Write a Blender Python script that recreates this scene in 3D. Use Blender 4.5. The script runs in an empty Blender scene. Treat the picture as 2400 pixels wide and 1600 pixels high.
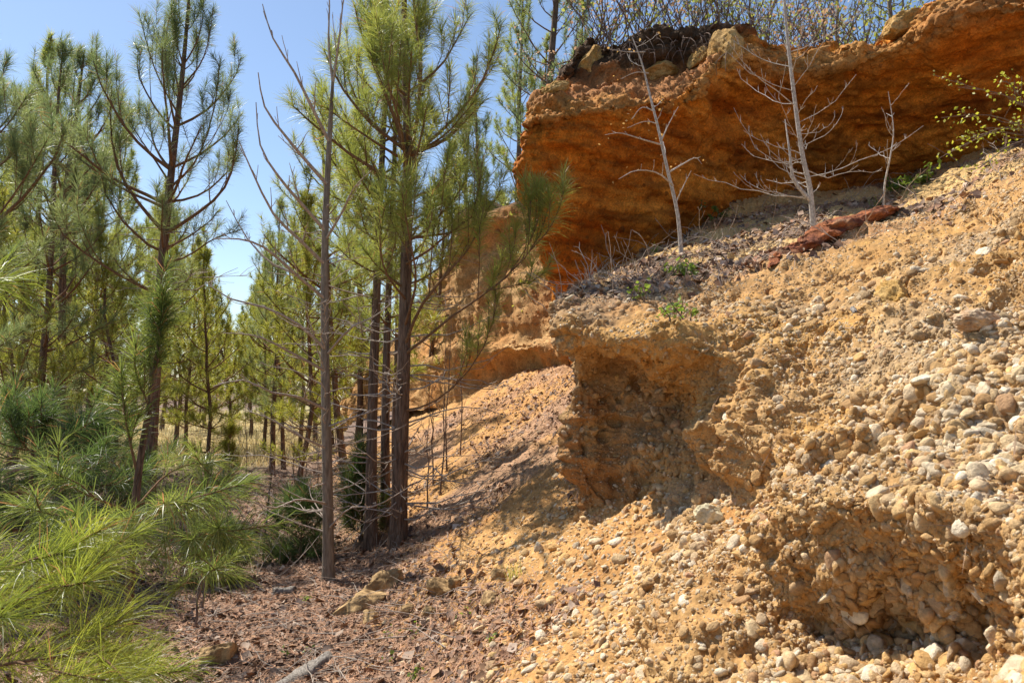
import bpy, math
import numpy as np
from math import radians, pi

scene = bpy.context.scene
COL = scene.collection
# ------------------------------------------------------------------ camera
FPX = 1867.0                       # focal length in photograph pixels (2400 wide)
PITCH = math.atan(120.0 / FPX)
EYE = np.array([0.0, 0.0, 1.6])
cd = bpy.data.cameras.new("camera")
cam = bpy.data.objects.new("camera", cd)
COL.objects.link(cam)
cam.location = EYE
cam.rotation_euler = (radians(90) + PITCH, 0, 0)
cd.sensor_width = 36.0
cd.lens = 36.0 * FPX / 2400.0
cd.clip_start = 0.05
cd.clip_end = 3000
cd.dof.use_dof = True
cd.dof.focus_distance = 5.5
cd.dof.aperture_fstop = 10.0
scene.camera = cam
# ------------------------------------------------------------------ sky and sun
SUN_AZ = np.array([-0.76, 0.65]); SUN_AZ = SUN_AZ / np.linalg.norm(SUN_AZ)
SUN_EL = radians(54)
world = bpy.data.worlds.new("World")
scene.world = world
world.use_nodes = True
wn = world.node_tree.nodes
sky = wn.new("ShaderNodeTexSky")
sky.sky_type = 'NISHITA'
sky.sun_disc = False
sky.sun_elevation = SUN_EL
sky.sun_rotation = math.atan2(SUN_AZ[0], SUN_AZ[1])
sky.altitude = 100
sky.air_density = 1.0
sky.dust_density = 0.4
sky.ozone_density = 1.9
bg = wn["Background"]
bg.inputs["Strength"].default_value = 0.10
world.node_tree.links.new(sky.outputs[0], bg.inputs[0])
sl = bpy.data.lights.new("sun", 'SUN')
sl.energy = 4.9
sl.angle = radians(0.53)
sl.color = (1.0, 0.94, 0.83)
sun = bpy.data.objects.new("sun", sl)
COL.objects.link(sun)
sd = np.array([SUN_AZ[0] * math.cos(SUN_EL), SUN_AZ[1] * math.cos(SUN_EL), math.sin(SUN_EL)])
from mathutils import Vector, Matrix
sun.rotation_euler = Vector(-sd).to_track_quat('-Z', 'Y').to_euler()
sun.location = (-6, 4, 12)
# ------------------------------------------------------------------ exposure
vs = scene.view_settings
vs.view_transform = 'Standard'
vs.look = 'None'
vs.exposure = 0.68
vs.gamma = 1.0
scene.cycles.use_denoising = True
scene.cycles.max_bounces = 6
scene.cycles.transparent_max_bounces = 8

# ================================================================== helpers
RNG = np.random.default_rng(7)
_F = np.array([0, math.cos(PITCH), math.sin(PITCH)])
_U = np.array([0, -math.sin(PITCH), math.cos(PITCH)])
_R = np.array([1.0, 0, 0])

def P(px, py, d):
    """world point seen at photograph position (px,py) at axial distance d"""
    return EYE + d * (_F + (px - 1200.0) / FPX * _R + (800.0 - py) / FPX * _U)

def proj(X):
    v = np.asarray(X) - EYE
    d = v @ _F
    return 1200 + FPX * (v @ _R) / d, 800 - FPX * (v @ _U) / d, d

def _hash(ix, iy, iz, seed):
    h = (ix.astype(np.uint32) * np.uint32(374761393) + iy.astype(np.uint32) * np.uint32(668265263)
         + iz.astype(np.uint32) * np.uint32(2147483647) + np.uint32((seed * 974711) & 0xffffffff))
    h = (h ^ (h >> np.uint32(13))) * np.uint32(1274126177)
    h = (h ^ (h >> np.uint32(16))) * np.uint32(2246822519)
    h = h ^ (h >> np.uint32(13))
    return (h & np.uint32(0xffffff)).astype(np.float32) / np.float32(0xffffff)

def vnoise(X, seed=0):
    """value noise -1..1 at points X (n,3)"""
    X = np.asarray(X, np.float32)
    I = np.floor(X).astype(np.int32)
    f = X - I
    f = f * f * f * (f * (f * 6 - 15) + 10)
    out = np.zeros(len(X), np.float32)
    for dx in (0, 1):
        wx = f[:, 0] if dx else 1 - f[:, 0]
        for dy in (0, 1):
            wy = f[:, 1] if dy else 1 - f[:, 1]
            for dz in (0, 1):
                wz = f[:, 2] if dz else 1 - f[:, 2]
                out += wx * wy * wz * _hash(I[:, 0] + dx, I[:, 1] + dy, I[:, 2] + dz, seed)
    return out * 2 - 1

def fbm(X, freq, octaves=4, seed=0, gain=0.5, ridged=False):
    X = np.asarray(X, np.float32) * freq
    a, s, t = 1.0, 0.0, np.zeros(len(X), np.float32)
    for o in range(octaves):
        n = vnoise(X, seed + o * 17)
        if ridged:
            n = 1 - 2 * np.abs(n)
        t += a * n
        s += a
        a *= gain
        X = X * 2.03 + 11.3
    return t / s

def worley(X, freq, seed=0):
    """distance to the nearest and second feature point, id of the nearest"""
    X = np.asarray(X, np.float32) * freq
    I = np.floor(X).astype(np.int32)
    d1 = np.full(len(X), 9.0, np.float32); d2 = d1.copy(); cid = np.zeros(len(X), np.float32)
    for dx in (-1, 0, 1):
        for dy in (-1, 0, 1):
            for dz in (-1, 0, 1):
                cx, cy, cz = I[:, 0] + dx, I[:, 1] + dy, I[:, 2] + dz
                px = cx + _hash(cx, cy, cz, seed); py = cy + _hash(cx, cy, cz, seed + 1); pz = cz + _hash(cx, cy, cz, seed + 2)
                d = np.sqrt((px - X[:, 0]) ** 2 + (py - X[:, 1]) ** 2 + (pz - X[:, 2]) ** 2)
                nearer = d < d1
                d2 = np.where(nearer, d1, np.minimum(d2, d))
                cid = np.where(nearer, _hash(cx, cy, cz, seed + 5), cid)
                d1 = np.where(nearer, d, d1)
    return d1, d2, cid

def smooth(a, b, x):
    t = np.clip((x - a) / (b - a), 0, 1)
    return t * t * (3 - 2 * t)

def lerp3(a, b, t):
    return np.asarray(a)[None, :] * (1 - t[:, None]) + np.asarray(b)[None, :] * t[:, None]

# ------------------------------------------------------------------ mesh building
def make_mesh(name, V, faces, colors=None, smooth_shade=True, matidx=None):
    """faces: list of (n,k) int arrays"""
    me = bpy.data.meshes.new(name)
    V = np.asarray(V, np.float32)
    me.vertices.add(len(V))
    me.vertices.foreach_set("co", V.ravel())
    faces = [np.asarray(f, np.int32) for f in faces if len(f)]
    tot = sum(f.size for f in faces); nf = sum(len(f) for f in faces)
    me.loops.add(tot)
    me.polygons.add(nf)
    li = np.concatenate([f.ravel() for f in faces]) if faces else np.zeros(0, np.int32)
    me.loops.foreach_set("vertex_index", li)
    ks = np.concatenate([np.full(len(f), f.shape[1], np.int32) for f in faces])
    st = np.concatenate([[0], np.cumsum(ks)[:-1]]).astype(np.int32)
    me.polygons.foreach_set("loop_start", st)
    me.polygons.foreach_set("loop_total", ks)
    if smooth_shade:
        me.polygons.foreach_set("use_smooth", np.ones(nf, bool))
    if matidx is not None:
        me.polygons.foreach_set("material_index", np.asarray(matidx, np.int32))
    if colors is not None:
        c = np.ones((len(V), 4), np.float32)
        c[:, :3] = np.clip(colors, 0, 1)
        at = me.color_attributes.new("Col", 'FLOAT_COLOR', 'POINT')
        at.data.foreach_set("color", c.ravel())
    me.update(calc_edges=True)
    return me

def obj(name, me, mats=None, parent=None, loc=(0, 0, 0)):
    o = bpy.data.objects.new(name, me)
    COL.objects.link(o)
    o.location = loc
    if mats is not None and me is not None:
        for m in (mats if isinstance(mats, (list, tuple)) else [mats]):
            me.materials.append(m)
    if parent is not None:
        o.parent = parent
    return o

def tag(o, label=None, cat=None, group=None, kind=None):
    if label: o["label"] = label
    if cat: o["category"] = cat
    if group: o["group"] = group
    if kind: o["kind"] = kind
    return o

def thing(name, loc, label, cat, group=None):
    o = bpy.data.objects.new(name, None)
    o.empty_display_size = 0.2
    COL.objects.link(o)
    o.location = tuple(float(v) for v in loc)
    return tag(o, label, cat, group)

class MB:
    """collects shapes for one mesh"""
    def __init__(self):
        self.V, self.F, self.C, self.M, self.n = [], [], [], [], 0
    def add(self, V, F, color=None, m=0):
        V = np.asarray(V, np.float32).reshape(-1, 3)
        for f in F:
            if len(f):
                f = np.asarray(f, np.int32)
                self.F.append(f + self.n); self.M.append(np.full(len(f), m, np.int32))
        self.V.append(V)
        if color is None: color = (0.5, 0.5, 0.5)
        c = np.asarray(color, np.float32)
        self.C.append(np.broadcast_to(c, V.shape) if c.ndim == 1 else c)
        self.n += len(V)
    def mesh(self, name, smooth_shade=True):
        # faces are kept in order of adding, so material indices stay in step
        return make_mesh(name, np.concatenate(self.V), self.F, np.concatenate(self.C), smooth_shade, np.concatenate(self.M))
    def __len__(self):
        return self.n

def tube(pts, rad, sides=6, cap=True):
    pts = np.asarray(pts, float); rad = np.asarray(rad, float)
    n = len(pts)
    T = np.gradient(pts, axis=0)
    T /= np.linalg.norm(T, axis=1)[:, None] + 1e-9
    ref = np.array([0, 0, 1.0]) if abs(T[0, 2]) < 0.8 else np.array([1.0, 0, 0])
    A = np.cross(T, ref); A /= np.linalg.norm(A, axis=1)[:, None] + 1e-9
    B = np.cross(T, A)
    th = np.linspace(0, 2 * pi, sides, endpoint=False)
    V = pts[:, None, :] + rad[:, None, None] * (np.cos(th)[None, :, None] * A[:, None, :] + np.sin(th)[None, :, None] * B[:, None, :])
    V = V.reshape(-1, 3)
    i = np.arange(n - 1)[:, None] * sides; j = np.arange(sides)[None, :]
    a = i + j; b = i + (j + 1) % sides
    F = np.stack([a, b, b + sides, a + sides], -1).reshape(-1, 4)
    return V, [F]

def catmull(C, t):
    """C (n,...) control points, t in [0,n-1]"""
    n = len(C)
    i = np.clip(np.floor(t).astype(int), 0, n - 2)
    f = (t - i).reshape((-1,) + (1,) * (C.ndim - 1))
    p1, p2 = C[i], C[i + 1]
    p0 = np.where((i > 0).reshape(f.shape), C[np.maximum(i - 1, 0)], 2 * p1 - p2)
    p3 = np.where((i < n - 2).reshape(f.shape), C[np.minimum(i + 2, n - 1)], 2 * p2 - p1)
    return 0.5 * ((2 * p1) + (-p0 + p2) * f + (2 * p0 - 5 * p1 + 4 * p2 - p3) * f * f + (-p0 + 3 * p1 - 3 * p2 + p3) * f ** 3)

def grid_faces(nr, nc):
    i = np.arange(nr - 1)[:, None] * nc; j = np.arange(nc - 1)[None, :]
    a = i + j
    return np.stack([a, a + 1, a + 1 + nc, a + nc], -1).reshape(-1, 4)

def grid_normals(G):
    du = np.gradient(G, axis=1); dv = np.gradient(G, axis=0)
    N = np.cross(du, dv)
    N /= np.linalg.norm(N, axis=2)[..., None] + 1e-9
    return N

def sheet(cols, nr, nc):
    """cols: columns (left to right) of (px,py,d) listed bottom to top -> grid (nr,nc,3)"""
    C = np.array([[P(*p) for p in c] for c in cols])            # (ncol, nrow, 3)
    G = catmull(C, np.linspace(0, len(C) - 1, nc))              # (nc, nrow, 3)
    G = np.swapaxes(G, 0, 1)
    G = catmull(G, np.linspace(0, G.shape[0] - 1, nr))
    return G

# ------------------------------------------------------------------ materials
def new_mat(name):
    m = bpy.data.materials.new(name)
    m.use_nodes = True
    nt = m.node_tree
    return m, nt, nt.nodes["Principled BSDF"]

def attr_rock(name, rough=0.9, bump=0.6, scale=60.0, contrast=0.35, dist=0.01, spec=0.15, inst=False):
    """vertex colour broken up with fine grain, with small bump"""
    m, nt, b = new_mat(name)
    N, L = nt.nodes, nt.links
    at = N.new("ShaderNodeAttribute"); at.attribute_name = "Col"
    if inst: at.attribute_type = 'INSTANCER'
    tc = N.new("ShaderNodeTexCoord")
    n1 = N.new("ShaderNodeTexNoise"); n1.inputs["Scale"].default_value = scale; n1.inputs["Detail"].default_value = 6; n1.inputs["Roughness"].default_value = 0.7
    n2 = N.new("ShaderNodeTexNoise"); n2.inputs["Scale"].default_value = scale * 0.17; n2.inputs["Detail"].default_value = 5
    L.new(tc.outputs["Object"], n1.inputs["Vector"]); L.new(tc.outputs["Object"], n2.inputs["Vector"])
    mr = N.new("ShaderNodeMapRange"); mr.inputs[1].default_value = 0.3; mr.inputs[2].default_value = 0.7
    mr.inputs[3].default_value = 1 - contrast; mr.inputs[4].default_value = 1 + contrast
    L.new(n1.outputs["Fac"], mr.inputs[0])
    mr2 = N.new("ShaderNodeMapRange"); mr2.inputs[1].default_value = 0.3; mr2.inputs[2].default_value = 0.7
    mr2.inputs[3].default_value = 1 - contrast * 0.6; mr2.inputs[4].default_value = 1 + contrast * 0.6
    L.new(n2.outputs["Fac"], mr2.inputs[0])
    mu = N.new("ShaderNodeMath"); mu.operation = 'MULTIPLY'
    L.new(mr.outputs[0], mu.inputs[0]); L.new(mr2.outputs[0], mu.inputs[1])
    vm = N.new("ShaderNodeVectorMath"); vm.operation = 'SCALE'
    L.new(at.outputs["Color"], vm.inputs[0]); L.new(mu.outputs[0], vm.inputs["Scale"])
    L.new(vm.outputs[0], b.inputs["Base Color"])
    b.inputs["Roughness"].default_value = rough
    b.inputs["Specular IOR Level"].default_value = spec
    bp = N.new("ShaderNodeBump"); bp.inputs["Strength"].default_value = bump; bp.inputs["Distance"].default_value = dist
    L.new(n1.outputs["Fac"], bp.inputs["Height"])
    L.new(bp.outputs[0], b.inputs["Normal"])
    return m

def needle_mat(name, trans=0.5, rough=0.42):
    m, nt, b = new_mat(name)
    N, L = nt.nodes, nt.links
    at = N.new("ShaderNodeAttribute"); at.attribute_name = "Col"
    L.new(at.outputs["Color"], b.inputs["Base Color"])
    b.inputs["Roughness"].default_value = rough
    b.inputs["Specular IOR Level"].default_value = 0.6
    tr = N.new("ShaderNodeBsdfTranslucent")
    hs = N.new("ShaderNodeHueSaturation"); hs.inputs["Value"].default_value = 1.9; hs.inputs["Saturation"].default_value = 1.05; hs.inputs["Hue"].default_value = 0.485
    L.new(at.outputs["Color"], hs.inputs["Color"]); L.new(hs.outputs[0], tr.inputs["Color"])
    mx = N.new("ShaderNodeMixShader"); mx.inputs[0].default_value = trans
    out = N["Material Output"]
    L.new(b.outputs[0], mx.inputs[1]); L.new(tr.outputs[0], mx.inputs[2]); L.new(mx.outputs[0], out.inputs["Surface"])
    return m

def bark_mat(name, c1, c2, scale=18.0, stretch=0.18, bump=0.8, dist=0.012):
    m, nt, b = new_mat(name)
    N, L = nt.nodes, nt.links
    tc = N.new("ShaderNodeTexCoord")
    mp = N.new("ShaderNodeMapping"); mp.inputs["Scale"].default_value = (1, 1, stretch)
    L.new(tc.outputs["Object"], mp.inputs["Vector"])
    n1 = N.new("ShaderNodeTexNoise"); n1.inputs["Scale"].default_value = scale * 2; n1.inputs["Detail"].default_value = 6; n1.inputs["Roughness"].default_value = 0.65
    L.new(mp.outputs[0], n1.inputs["Vector"])
    vo = N.new("ShaderNodeTexVoronoi"); vo.feature = 'DISTANCE_TO_EDGE'; vo.inputs["Scale"].default_value = scale * 2
    L.new(mp.outputs[0], vo.inputs["Vector"])
    cr = N.new("ShaderNodeValToRGB")
    cr.color_ramp.elements[0].position = 0.33; cr.color_ramp.elements[0].color = (*c1, 1)
    cr.color_ramp.elements[1].position = 0.68; cr.color_ramp.elements[1].color = (*c2, 1)
    L.new(n1.outputs["Fac"], cr.inputs[0])
    L.new(cr.outputs[0], b.inputs["Base Color"])
    b.inputs["Roughness"].default_value = 0.92; b.inputs["Specular IOR Level"].default_value = 0.12
    mr = N.new("ShaderNodeMapRange"); mr.inputs[1].default_value = 0.0; mr.inputs[2].default_value = 0.12
    L.new(vo.outputs["Distance"], mr.inputs[0])
    ad = N.new("ShaderNodeMath"); ad.operation = 'ADD'
    L.new(mr.outputs[0], ad.inputs[0]); L.new(n1.outputs["Fac"], ad.inputs[1])
    bp = N.new("ShaderNodeBump"); bp.inputs["Strength"].default_value = bump; bp.inputs["Distance"].default_value = dist
    L.new(ad.outputs[0], bp.inputs["Height"]); L.new(bp.outputs[0], b.inputs["Normal"])
    return m

M_BANK = attr_rock("conglomerate", scale=90, bump=0.7, dist=0.008, contrast=0.35)
M_CLIFF = attr_rock("orange_sandstone", scale=45, bump=0.9, dist=0.02, contrast=0.45)
M_GROUND = attr_rock("forest_soil", scale=55, bump=0.8, dist=0.02, contrast=0.4)
M_PEBBLE = attr_rock("pebble_quartz", rough=0.8, scale=2.2, bump=0.5, dist=0.12, contrast=0.30, spec=0.2)
M_GRAVEL = attr_rock("gravel_quartz", rough=0.8, scale=2.2, bump=0.5, dist=0.12, contrast=0.30, spec=0.2, inst=True)
M_LITTER = attr_rock("dry_leaf", rough=0.75, scale=120, bump=0.2, dist=0.002, contrast=0.25, spec=0.3)
M_NEEDLE = needle_mat("pine_needle")
M_LEAF = needle_mat("young_leaf", trans=0.45, rough=0.5)
M_GRASS = needle_mat("dry_grass", trans=0.3, rough=0.7)
M_PINE_BARK = bark_mat("pine_bark", (0.085, 0.052, 0.037), (0.26, 0.175, 0.125), 14)
M_PINE_TWIG = bark_mat("pine_twig", (0.12, 0.065, 0.035), (0.27, 0.16, 0.09), 30, bump=0.3, dist=0.003)
M_GREY_BARK = bark_mat("grey_bark", (0.13, 0.10, 0.075), (0.30, 0.245, 0.19), 22, bump=0.4, dist=0.005)
M_DEAD_TWIG = bark_mat("dead_twig", (0.24, 0.19, 0.155), (0.52, 0.44, 0.37), 30, bump=0.3, dist=0.003)
M_WHITE_BARK = bark_mat("pale_bark", (0.26, 0.22, 0.185), (0.64, 0.59, 0.53), 34, stretch=0.6, bump=0.3, dist=0.004)
M_BROWN_TWIG = bark_mat("brown_twig", (0.10, 0.065, 0.05), (0.25, 0.18, 0.14), 30, bump=0.3, dist=0.003)

# ================================================================== terrain
_fy = np.array([-50, 0, 3.8, 7, 10, 14, 20, 30, 60, 700.0])
_fx = np.array([1.2, -0.2, -0.72, -1.2, -2.1, -3.3, -4.8, -6.0, -12, -140.0])
RIM = np.array([[9.0, 1.0, 5.6], [7.0, 5.0, 5.6], [5.5, 8.6, 5.5], [4.8, 9.6, 5.4], [3.8, 10.8, 5.3], [2.0, 10.6, 5.4], [1.0, 10.3, 5.3], [0.9, 11.0, 5.0],
                [0.9, 13.2, 4.5], [0.1, 14.3, 4.4], [-0.8, 15.2, 4.3], [-1.7, 17.2, 3.2], [-2.6, 20.0, 2.2], [-3.0, 26.0, 2.0], [-6, 60, 2.0], [-60, 690, 2.0]])
_poly = np.vstack([RIM[:, :2], [[-60, 700], [700, 700], [700, 1]]])

def rim_info(x, y):
    """distance inside the plateau (negative outside) and rim height"""
    best = np.full(x.shape, 1e9); z = np.zeros(x.shape)
    for a, b in zip(RIM[:-1], RIM[1:]):
        ab = b[:2] - a[:2]
        t = np.clip(((x - a[0]) * ab[0] + (y - a[1]) * ab[1]) / (ab @ ab), 0, 1)
        d = np.hypot(x - a[0] - t * ab[0], y - a[1] - t * ab[1])
        zz = a[2] + t * (b[2] - a[2])
        z = np.where(d < best, zz, z); best = np.minimum(best, d)
    ins = np.zeros(x.shape, bool)
    n = len(_poly)
    for k in range(n):
        x1, y1 = _poly[k]; x2, y2 = _poly[(k + 1) % n]
        if y1 == y2: continue
        c = ((y1 > y) != (y2 > y)) & (x < (x2 - x1) * (y - y1) / (y2 - y1) + x1)
        ins ^= c
    return np.where(ins, best, -best), z

def ground_z(x, y, detail=True):
    x = np.atleast_1d(np.asarray(x, float)); y = np.atleast_1d(np.asarray(y, float))
    s = x - np.interp(y, _fy, _fx)
    ramp = 0.31 * (s + np.sqrt(s * s + 0.12))
    ramp = ramp * (1 - 0.75 * smooth(16, 30, y))
    ramp = ramp * (1 - 0.42 * smooth(0.6, 1.3, s) * smooth(3.4, 2.3, y))
    ramp = np.minimum(ramp, 1.9 + 0.2 * np.tanh(ramp - 1.9))
    X = np.stack([x, y, np.zeros_like(x)], -1)
    g = ramp + 0.10 * fbm(X, 0.35, 3, 3) * smooth(-0.5, -3, s) - 0.25 * smooth(-3, -12, s) * smooth(3, 8, y) * (1 - smooth(18, 40, y))
    g += 0.035 * fbm(X, 2.2, 3, 5)
    far = np.hypot(x, y)
    g += 2.5 * smooth(70, 400, far) * (1 + fbm(X, 0.008, 2, 9))
    di, rz = rim_info(x, y)
    pl = rz + 0.03 * np.clip(di, 0, 60) + 0.12 * fbm(X, 0.5, 2, 8)
    t = smooth(0.4, 1.6, di)
    return g * (1 - t) + pl * t

def Gz(x, y):
    return float(ground_z(x, y)[0])

# --- ground sheet: polar fan round the camera, fine near, out to the horizon
ang = np.radians(np.concatenate([np.linspace(-110, -42, 60)[:-1], np.linspace(-42, 20, 480), np.linspace(20, 110, 70)[1:]]))
rad = np.concatenate([np.linspace(0.3, 3.0, 20)[:-1], 3.0 * (20 / 3.0) ** np.linspace(0, 1, 330), 20 * (900 / 20.) ** np.linspace(0, 1, 90)[1:]])
AA, RR = np.meshgrid(ang, rad)
gx, gy = RR * np.sin(AA), RR * np.cos(AA)
sh = gx.shape
z0 = ground_z(gx.ravel(), gy.ravel())
S = gx.ravel() - np.interp(gy.ravel(), _fy, _fx)
X0 = np.stack([gx.ravel(), gy.ravel(), z0], -1)
rr = RR.ravel()
near = 1 - smooth(14, 30, rr)
grav = smooth(-0.25, 0.5, S + 0.35 * fbm(X0, 1.3, 3, 21)) * (1 - smooth(12, 24, rr))
gul = fbm(np.stack([X0[:, 0] * 0.8 + X0[:, 1] * 0.35, X0[:, 1] * 2.2 - X0[:, 0] * 0.6, 0 * z0], -1), 1.4, 3, 31, ridged=True)
z1 = z0 + near * (0.016 * fbm(X0, 9, 3, 41) + 0.02 * fbm(X0, 4, 2, 42) + grav * (0.07 * gul * smooth(0.3, 1.5, S) + 0.02 * fbm(X0, 22, 2, 43)))
X1 = np.stack([gx.ravel(), gy.ravel(), z1], -1)
GROUND = X1.reshape(sh + (3,))
c_lit = lerp3((0.14, 0.09, 0.065), (0.26, 0.17, 0.125), 0.5 + 0.5 * fbm(X0, 3.0, 4, 51))
c_grv = lerp3((0.44, 0.205, 0.065), (0.60, 0.355, 0.14), 0.5 + 0.5 * fbm(X0, 1.7, 4, 52))
pk = smooth(-0.05, 0.35, fbm(X0, 0.8, 4, 53)) * smooth(5.0, 7.5, rr)
c_grv = c_grv * (1 - 0.75 * pk[:, None]) + np.array([0.36, 0.22, 0.15]) * 0.75 * pk[:, None]
col = c_lit * (1 - grav[:, None]) + c_grv * grav[:, None]
fld = smooth(17, 22, rr + 2.0 * fbm(X0, 0.3, 3, 54)) * smooth(-30, -22, gx.ravel()) * smooth(0, -1.2, S)
c_fld = lerp3((0.34, 0.27, 0.12), (0.52, 0.45, 0.24), 0.5 + 0.5 * fbm(X0, 0.5, 4, 55))
col = col * (1 - fld[:, None]) + c_fld * fld[:, None]
di, rz = rim_info(gx.ravel(), gy.ravel())
pt = smooth(0.3, 1.2, di)
col = col * (1 - pt[:, None]) + np.array([0.13, 0.085, 0.055]) * pt[:, None]
GROUND_COL = col.reshape(sh + (3,))
ground = obj("ground", make_mesh("ground", X1, [grid_faces(*sh)], col), M_GROUND)
tag(ground, "leaf covered forest floor rising into a tan gravel slope on the right", "ground", kind="structure")

def displaced(G, fn):
    N = grid_normals(G)
    sh = G.shape[:2]
    d = fn(G.reshape(-1, 3), N.reshape(-1, 3)).reshape(sh)
    G2 = G + N * d[..., None]
    return G2, grid_normals(G2)

# --- conglomerate bank with the terrace above it
BANK_COLS = [
    [(1420,1330,6.0),(1400,1200,6.1),(1390,1050,6.2),(1380,930,6.2),(1370,820,6.1),(1350,750,6.1),(1345,715,6.4),(1400,690,7.8),(1440,660,9.5)],
    [(1360,1290,4.75),(1345,1200,4.85),(1338,1050,4.9),(1340,930,4.9),(1322,840,4.8),(1292,775,4.65),(1300,712,5.0),(1352,690,6.4),(1400,655,9.3)],
    [(1420,1400,4.2),(1430,1240,4.55),(1440,1080,4.78),(1452,960,4.88),(1450,865,4.80),(1415,800,4.25),(1440,745,4.65),(1500,660,6.2),(1560,560,9.6)],
    [(1490,1500,3.45),(1540,1280,4.12),(1570,1120,4.42),(1590,980,4.55),(1585,870,4.46),(1575,795,4.05),(1620,740,4.6),(1670,640,6.1),(1720,490,9.9)],
    [(1570,1650,2.4),(1640,1370,3.05),(1680,1200,3.55),(1690,1020,3.82),(1690,900,3.95),(1700,815,3.92),(1760,715,4.5),(1820,600,5.9),(1890,455,10.3)],
    [(1800,1680,1.75),(1840,1490,2.62),(1860,1180,2.44),(1870,1090,2.85),(1880,930,3.35),(1900,800,3.95),(1950,680,4.6),(1990,570,5.6),(2060,425,10.4)],
    [(2020,1700,1.45),(2070,1500,2.42),(2085,1180,2.00),(2080,1060,2.46),(2080,900,2.95),(2090,770,3.6),(2110,640,4.3),(2140,530,5.4),(2220,385,10.0)],
    [(2240,1700,1.28),(2290,1520,2.06),(2300,1230,1.68),(2280,1100,2.06),(2270,920,2.5),(2280,760,3.2),(2290,610,4.0),(2300,480,5.2),(2380,330,9.4)],
    [(2500,1700,1.10),(2520,1480,1.30),(2520,1290,1.45),(2490,1110,1.8),(2480,920,2.2),(2480,740,2.8),(2470,560,3.4),(2480,400,4.4),(2560,290,8.8)],
    [(3000,1700,0.95),(3000,1480,1.1),(3000,1290,1.25),(2960,1110,1.5),(2920,900,1.9),(2900,680,2.4),(2900,470,3.0),(2900,320,4.0),(2900,250,7.5)],
    [(4400,1700,1.0),(4400,1480,1.2),(4400,1290,1.35),(4350,1000,1.6),(4300,750,2.0),(4300,500,2.5),(4300,300,3.1),(4200,150,4.2),(4000,150,7.0)],
    [(8000,1500,1.0),(8000,1200,1.2),(8000,900,1.35),(7800,500,1.6),(7500,200,2.0),(7000,0,2.5),(6500,-150,3.1),(6000,-200,4.2),(5500,-100,6.5)],
]
def sheet_at(cols, tr, tc):
    C = np.array([[P(*p) for p in c] for c in cols])
    G = np.swapaxes(catmull(C, tc), 0, 1)
    return catmull(G, tr)
BG0 = sheet_at(BANK_COLS, np.linspace(0, 8, 520), np.concatenate([np.linspace(0, 2, 130)[:-1], np.linspace(2, 4, 190)[:-1], np.linspace(4, 8, 300)[:-1], np.linspace(8, 11, 90)]))
def bank_disp(X, N):
    up = np.clip(N[:, 2], 0, 1)
    dist = np.linalg.norm(X - EYE, axis=1)
    nr = smooth(4.6, 2.6, dist)
    lump = 0.13 * fbm(X, 1.5, 3, 61) + (0.085 - 0.04 * (1 - nr)) * fbm(X, 4.2, 4, 62, gain=0.55)
    fm = (1 - nr) * smooth(1.5, 1.0, X[:, 0])
    lump += fm * (0.09 * fbm(X, 2.8, 3, 69) - 0.05 * smooth(0.1, 0.5, fbm(X, 6.5, 3, 70))) + (1 - nr) * (1 - fm) * 0.02 * fbm(X, 11, 3, 170, gain=0.65)
    w = X.copy(); w[:, 2] = X[:, 2] * 5 + 0.25 * X[:, 0]
    strata = -0.022 * fbm(w, 2.6, 3, 63, ridged=True) * (1.15 - 0.6 * up)
    wx = X + 0.02 * np.stack([fbm(X, 9, 2, 160), fbm(X, 9, 2, 161), fbm(X, 9, 2, 162)], -1)
    d1, d2, cid = worley(wx * np.array([0.8, 0.8, 1.5]), 19, 64)
    peb = 0.020 * np.clip((d2 - d1) * 1.6, 0, 0.6) * smooth(0.25, 0.8, cid)
    e1, e2, c2 = worley(wx * np.array([0.85, 0.85, 1.5]), 40, 65)
    peb += 0.011 * np.clip((e2 - e1) * 1.6, 0, 0.6) * smooth(0.2, 0.8, c2)
    pit = -0.14 * smooth(0.20, 0.5, fbm(X, 3.1, 3, 66)) * (1 - 0.6 * up) * (0.35 + 0.65 * nr) - 0.03 * smooth(0.2, 0.5, fbm(X, 11, 3, 68))
    fine = 0.016 * fbm(X, 17, 4, 67, gain=0.62)
    g = lump * (0.75 + 0.5 * (1 - up)) + strata + (0.6 + 0.9 * nr) * peb + pit + (0.55 + 0.45 * nr) * fine
    return g * np.clip(dist / 2.6, 0.55, 1.25)
LEDGE = [P(1800, 612, 6.0), P(1930, 545, 5.9), P(2070, 490, 5.9), P(2180, 450, 6.0)]
BG, BN = displaced(BG0, bank_disp)
# the undercut hollow low on the right
bx = BG.reshape(-1, 3); bn = BN.reshape(-1, 3)
LEDGE = [P(1800, 612, 6.0), P(1930, 545, 5.9), P(2070, 490, 5.9), P(2180, 450, 6.0)]
def near_line(X, pts):
    best = np.full(len(X), 1e9)
    for a, b in zip(pts[:-1], pts[1:]):
        ab = b - a
        t = np.clip(((X - a) @ ab) / (ab @ ab), 0, 1)
        best = np.minimum(best, np.linalg.norm(X - a - t[:, None] * ab, axis=1))
    return best
n1 = 0.5 + 0.5 * fbm(bx, 1.6, 4, 71); n2 = 0.5 + 0.5 * fbm(bx, 5.5, 4, 72)
bcol = lerp3((0.29, 0.14, 0.045), (0.58, 0.355, 0.145), n2)
och = smooth(0.50, 0.72, n1)
bcol = bcol * (1 - 0.6 * och[:, None]) + np.array([0.52, 0.285, 0.08]) * 0.6 * och[:, None]
gry = smooth(0.55, 0.75, 0.5 + 0.5 * fbm(bx, 1.2, 4, 73))
bcol = bcol * (1 - 0.5 * gry[:, None]) + np.array([0.38, 0.295, 0.195]) * 0.5 * gry[:, None]
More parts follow.
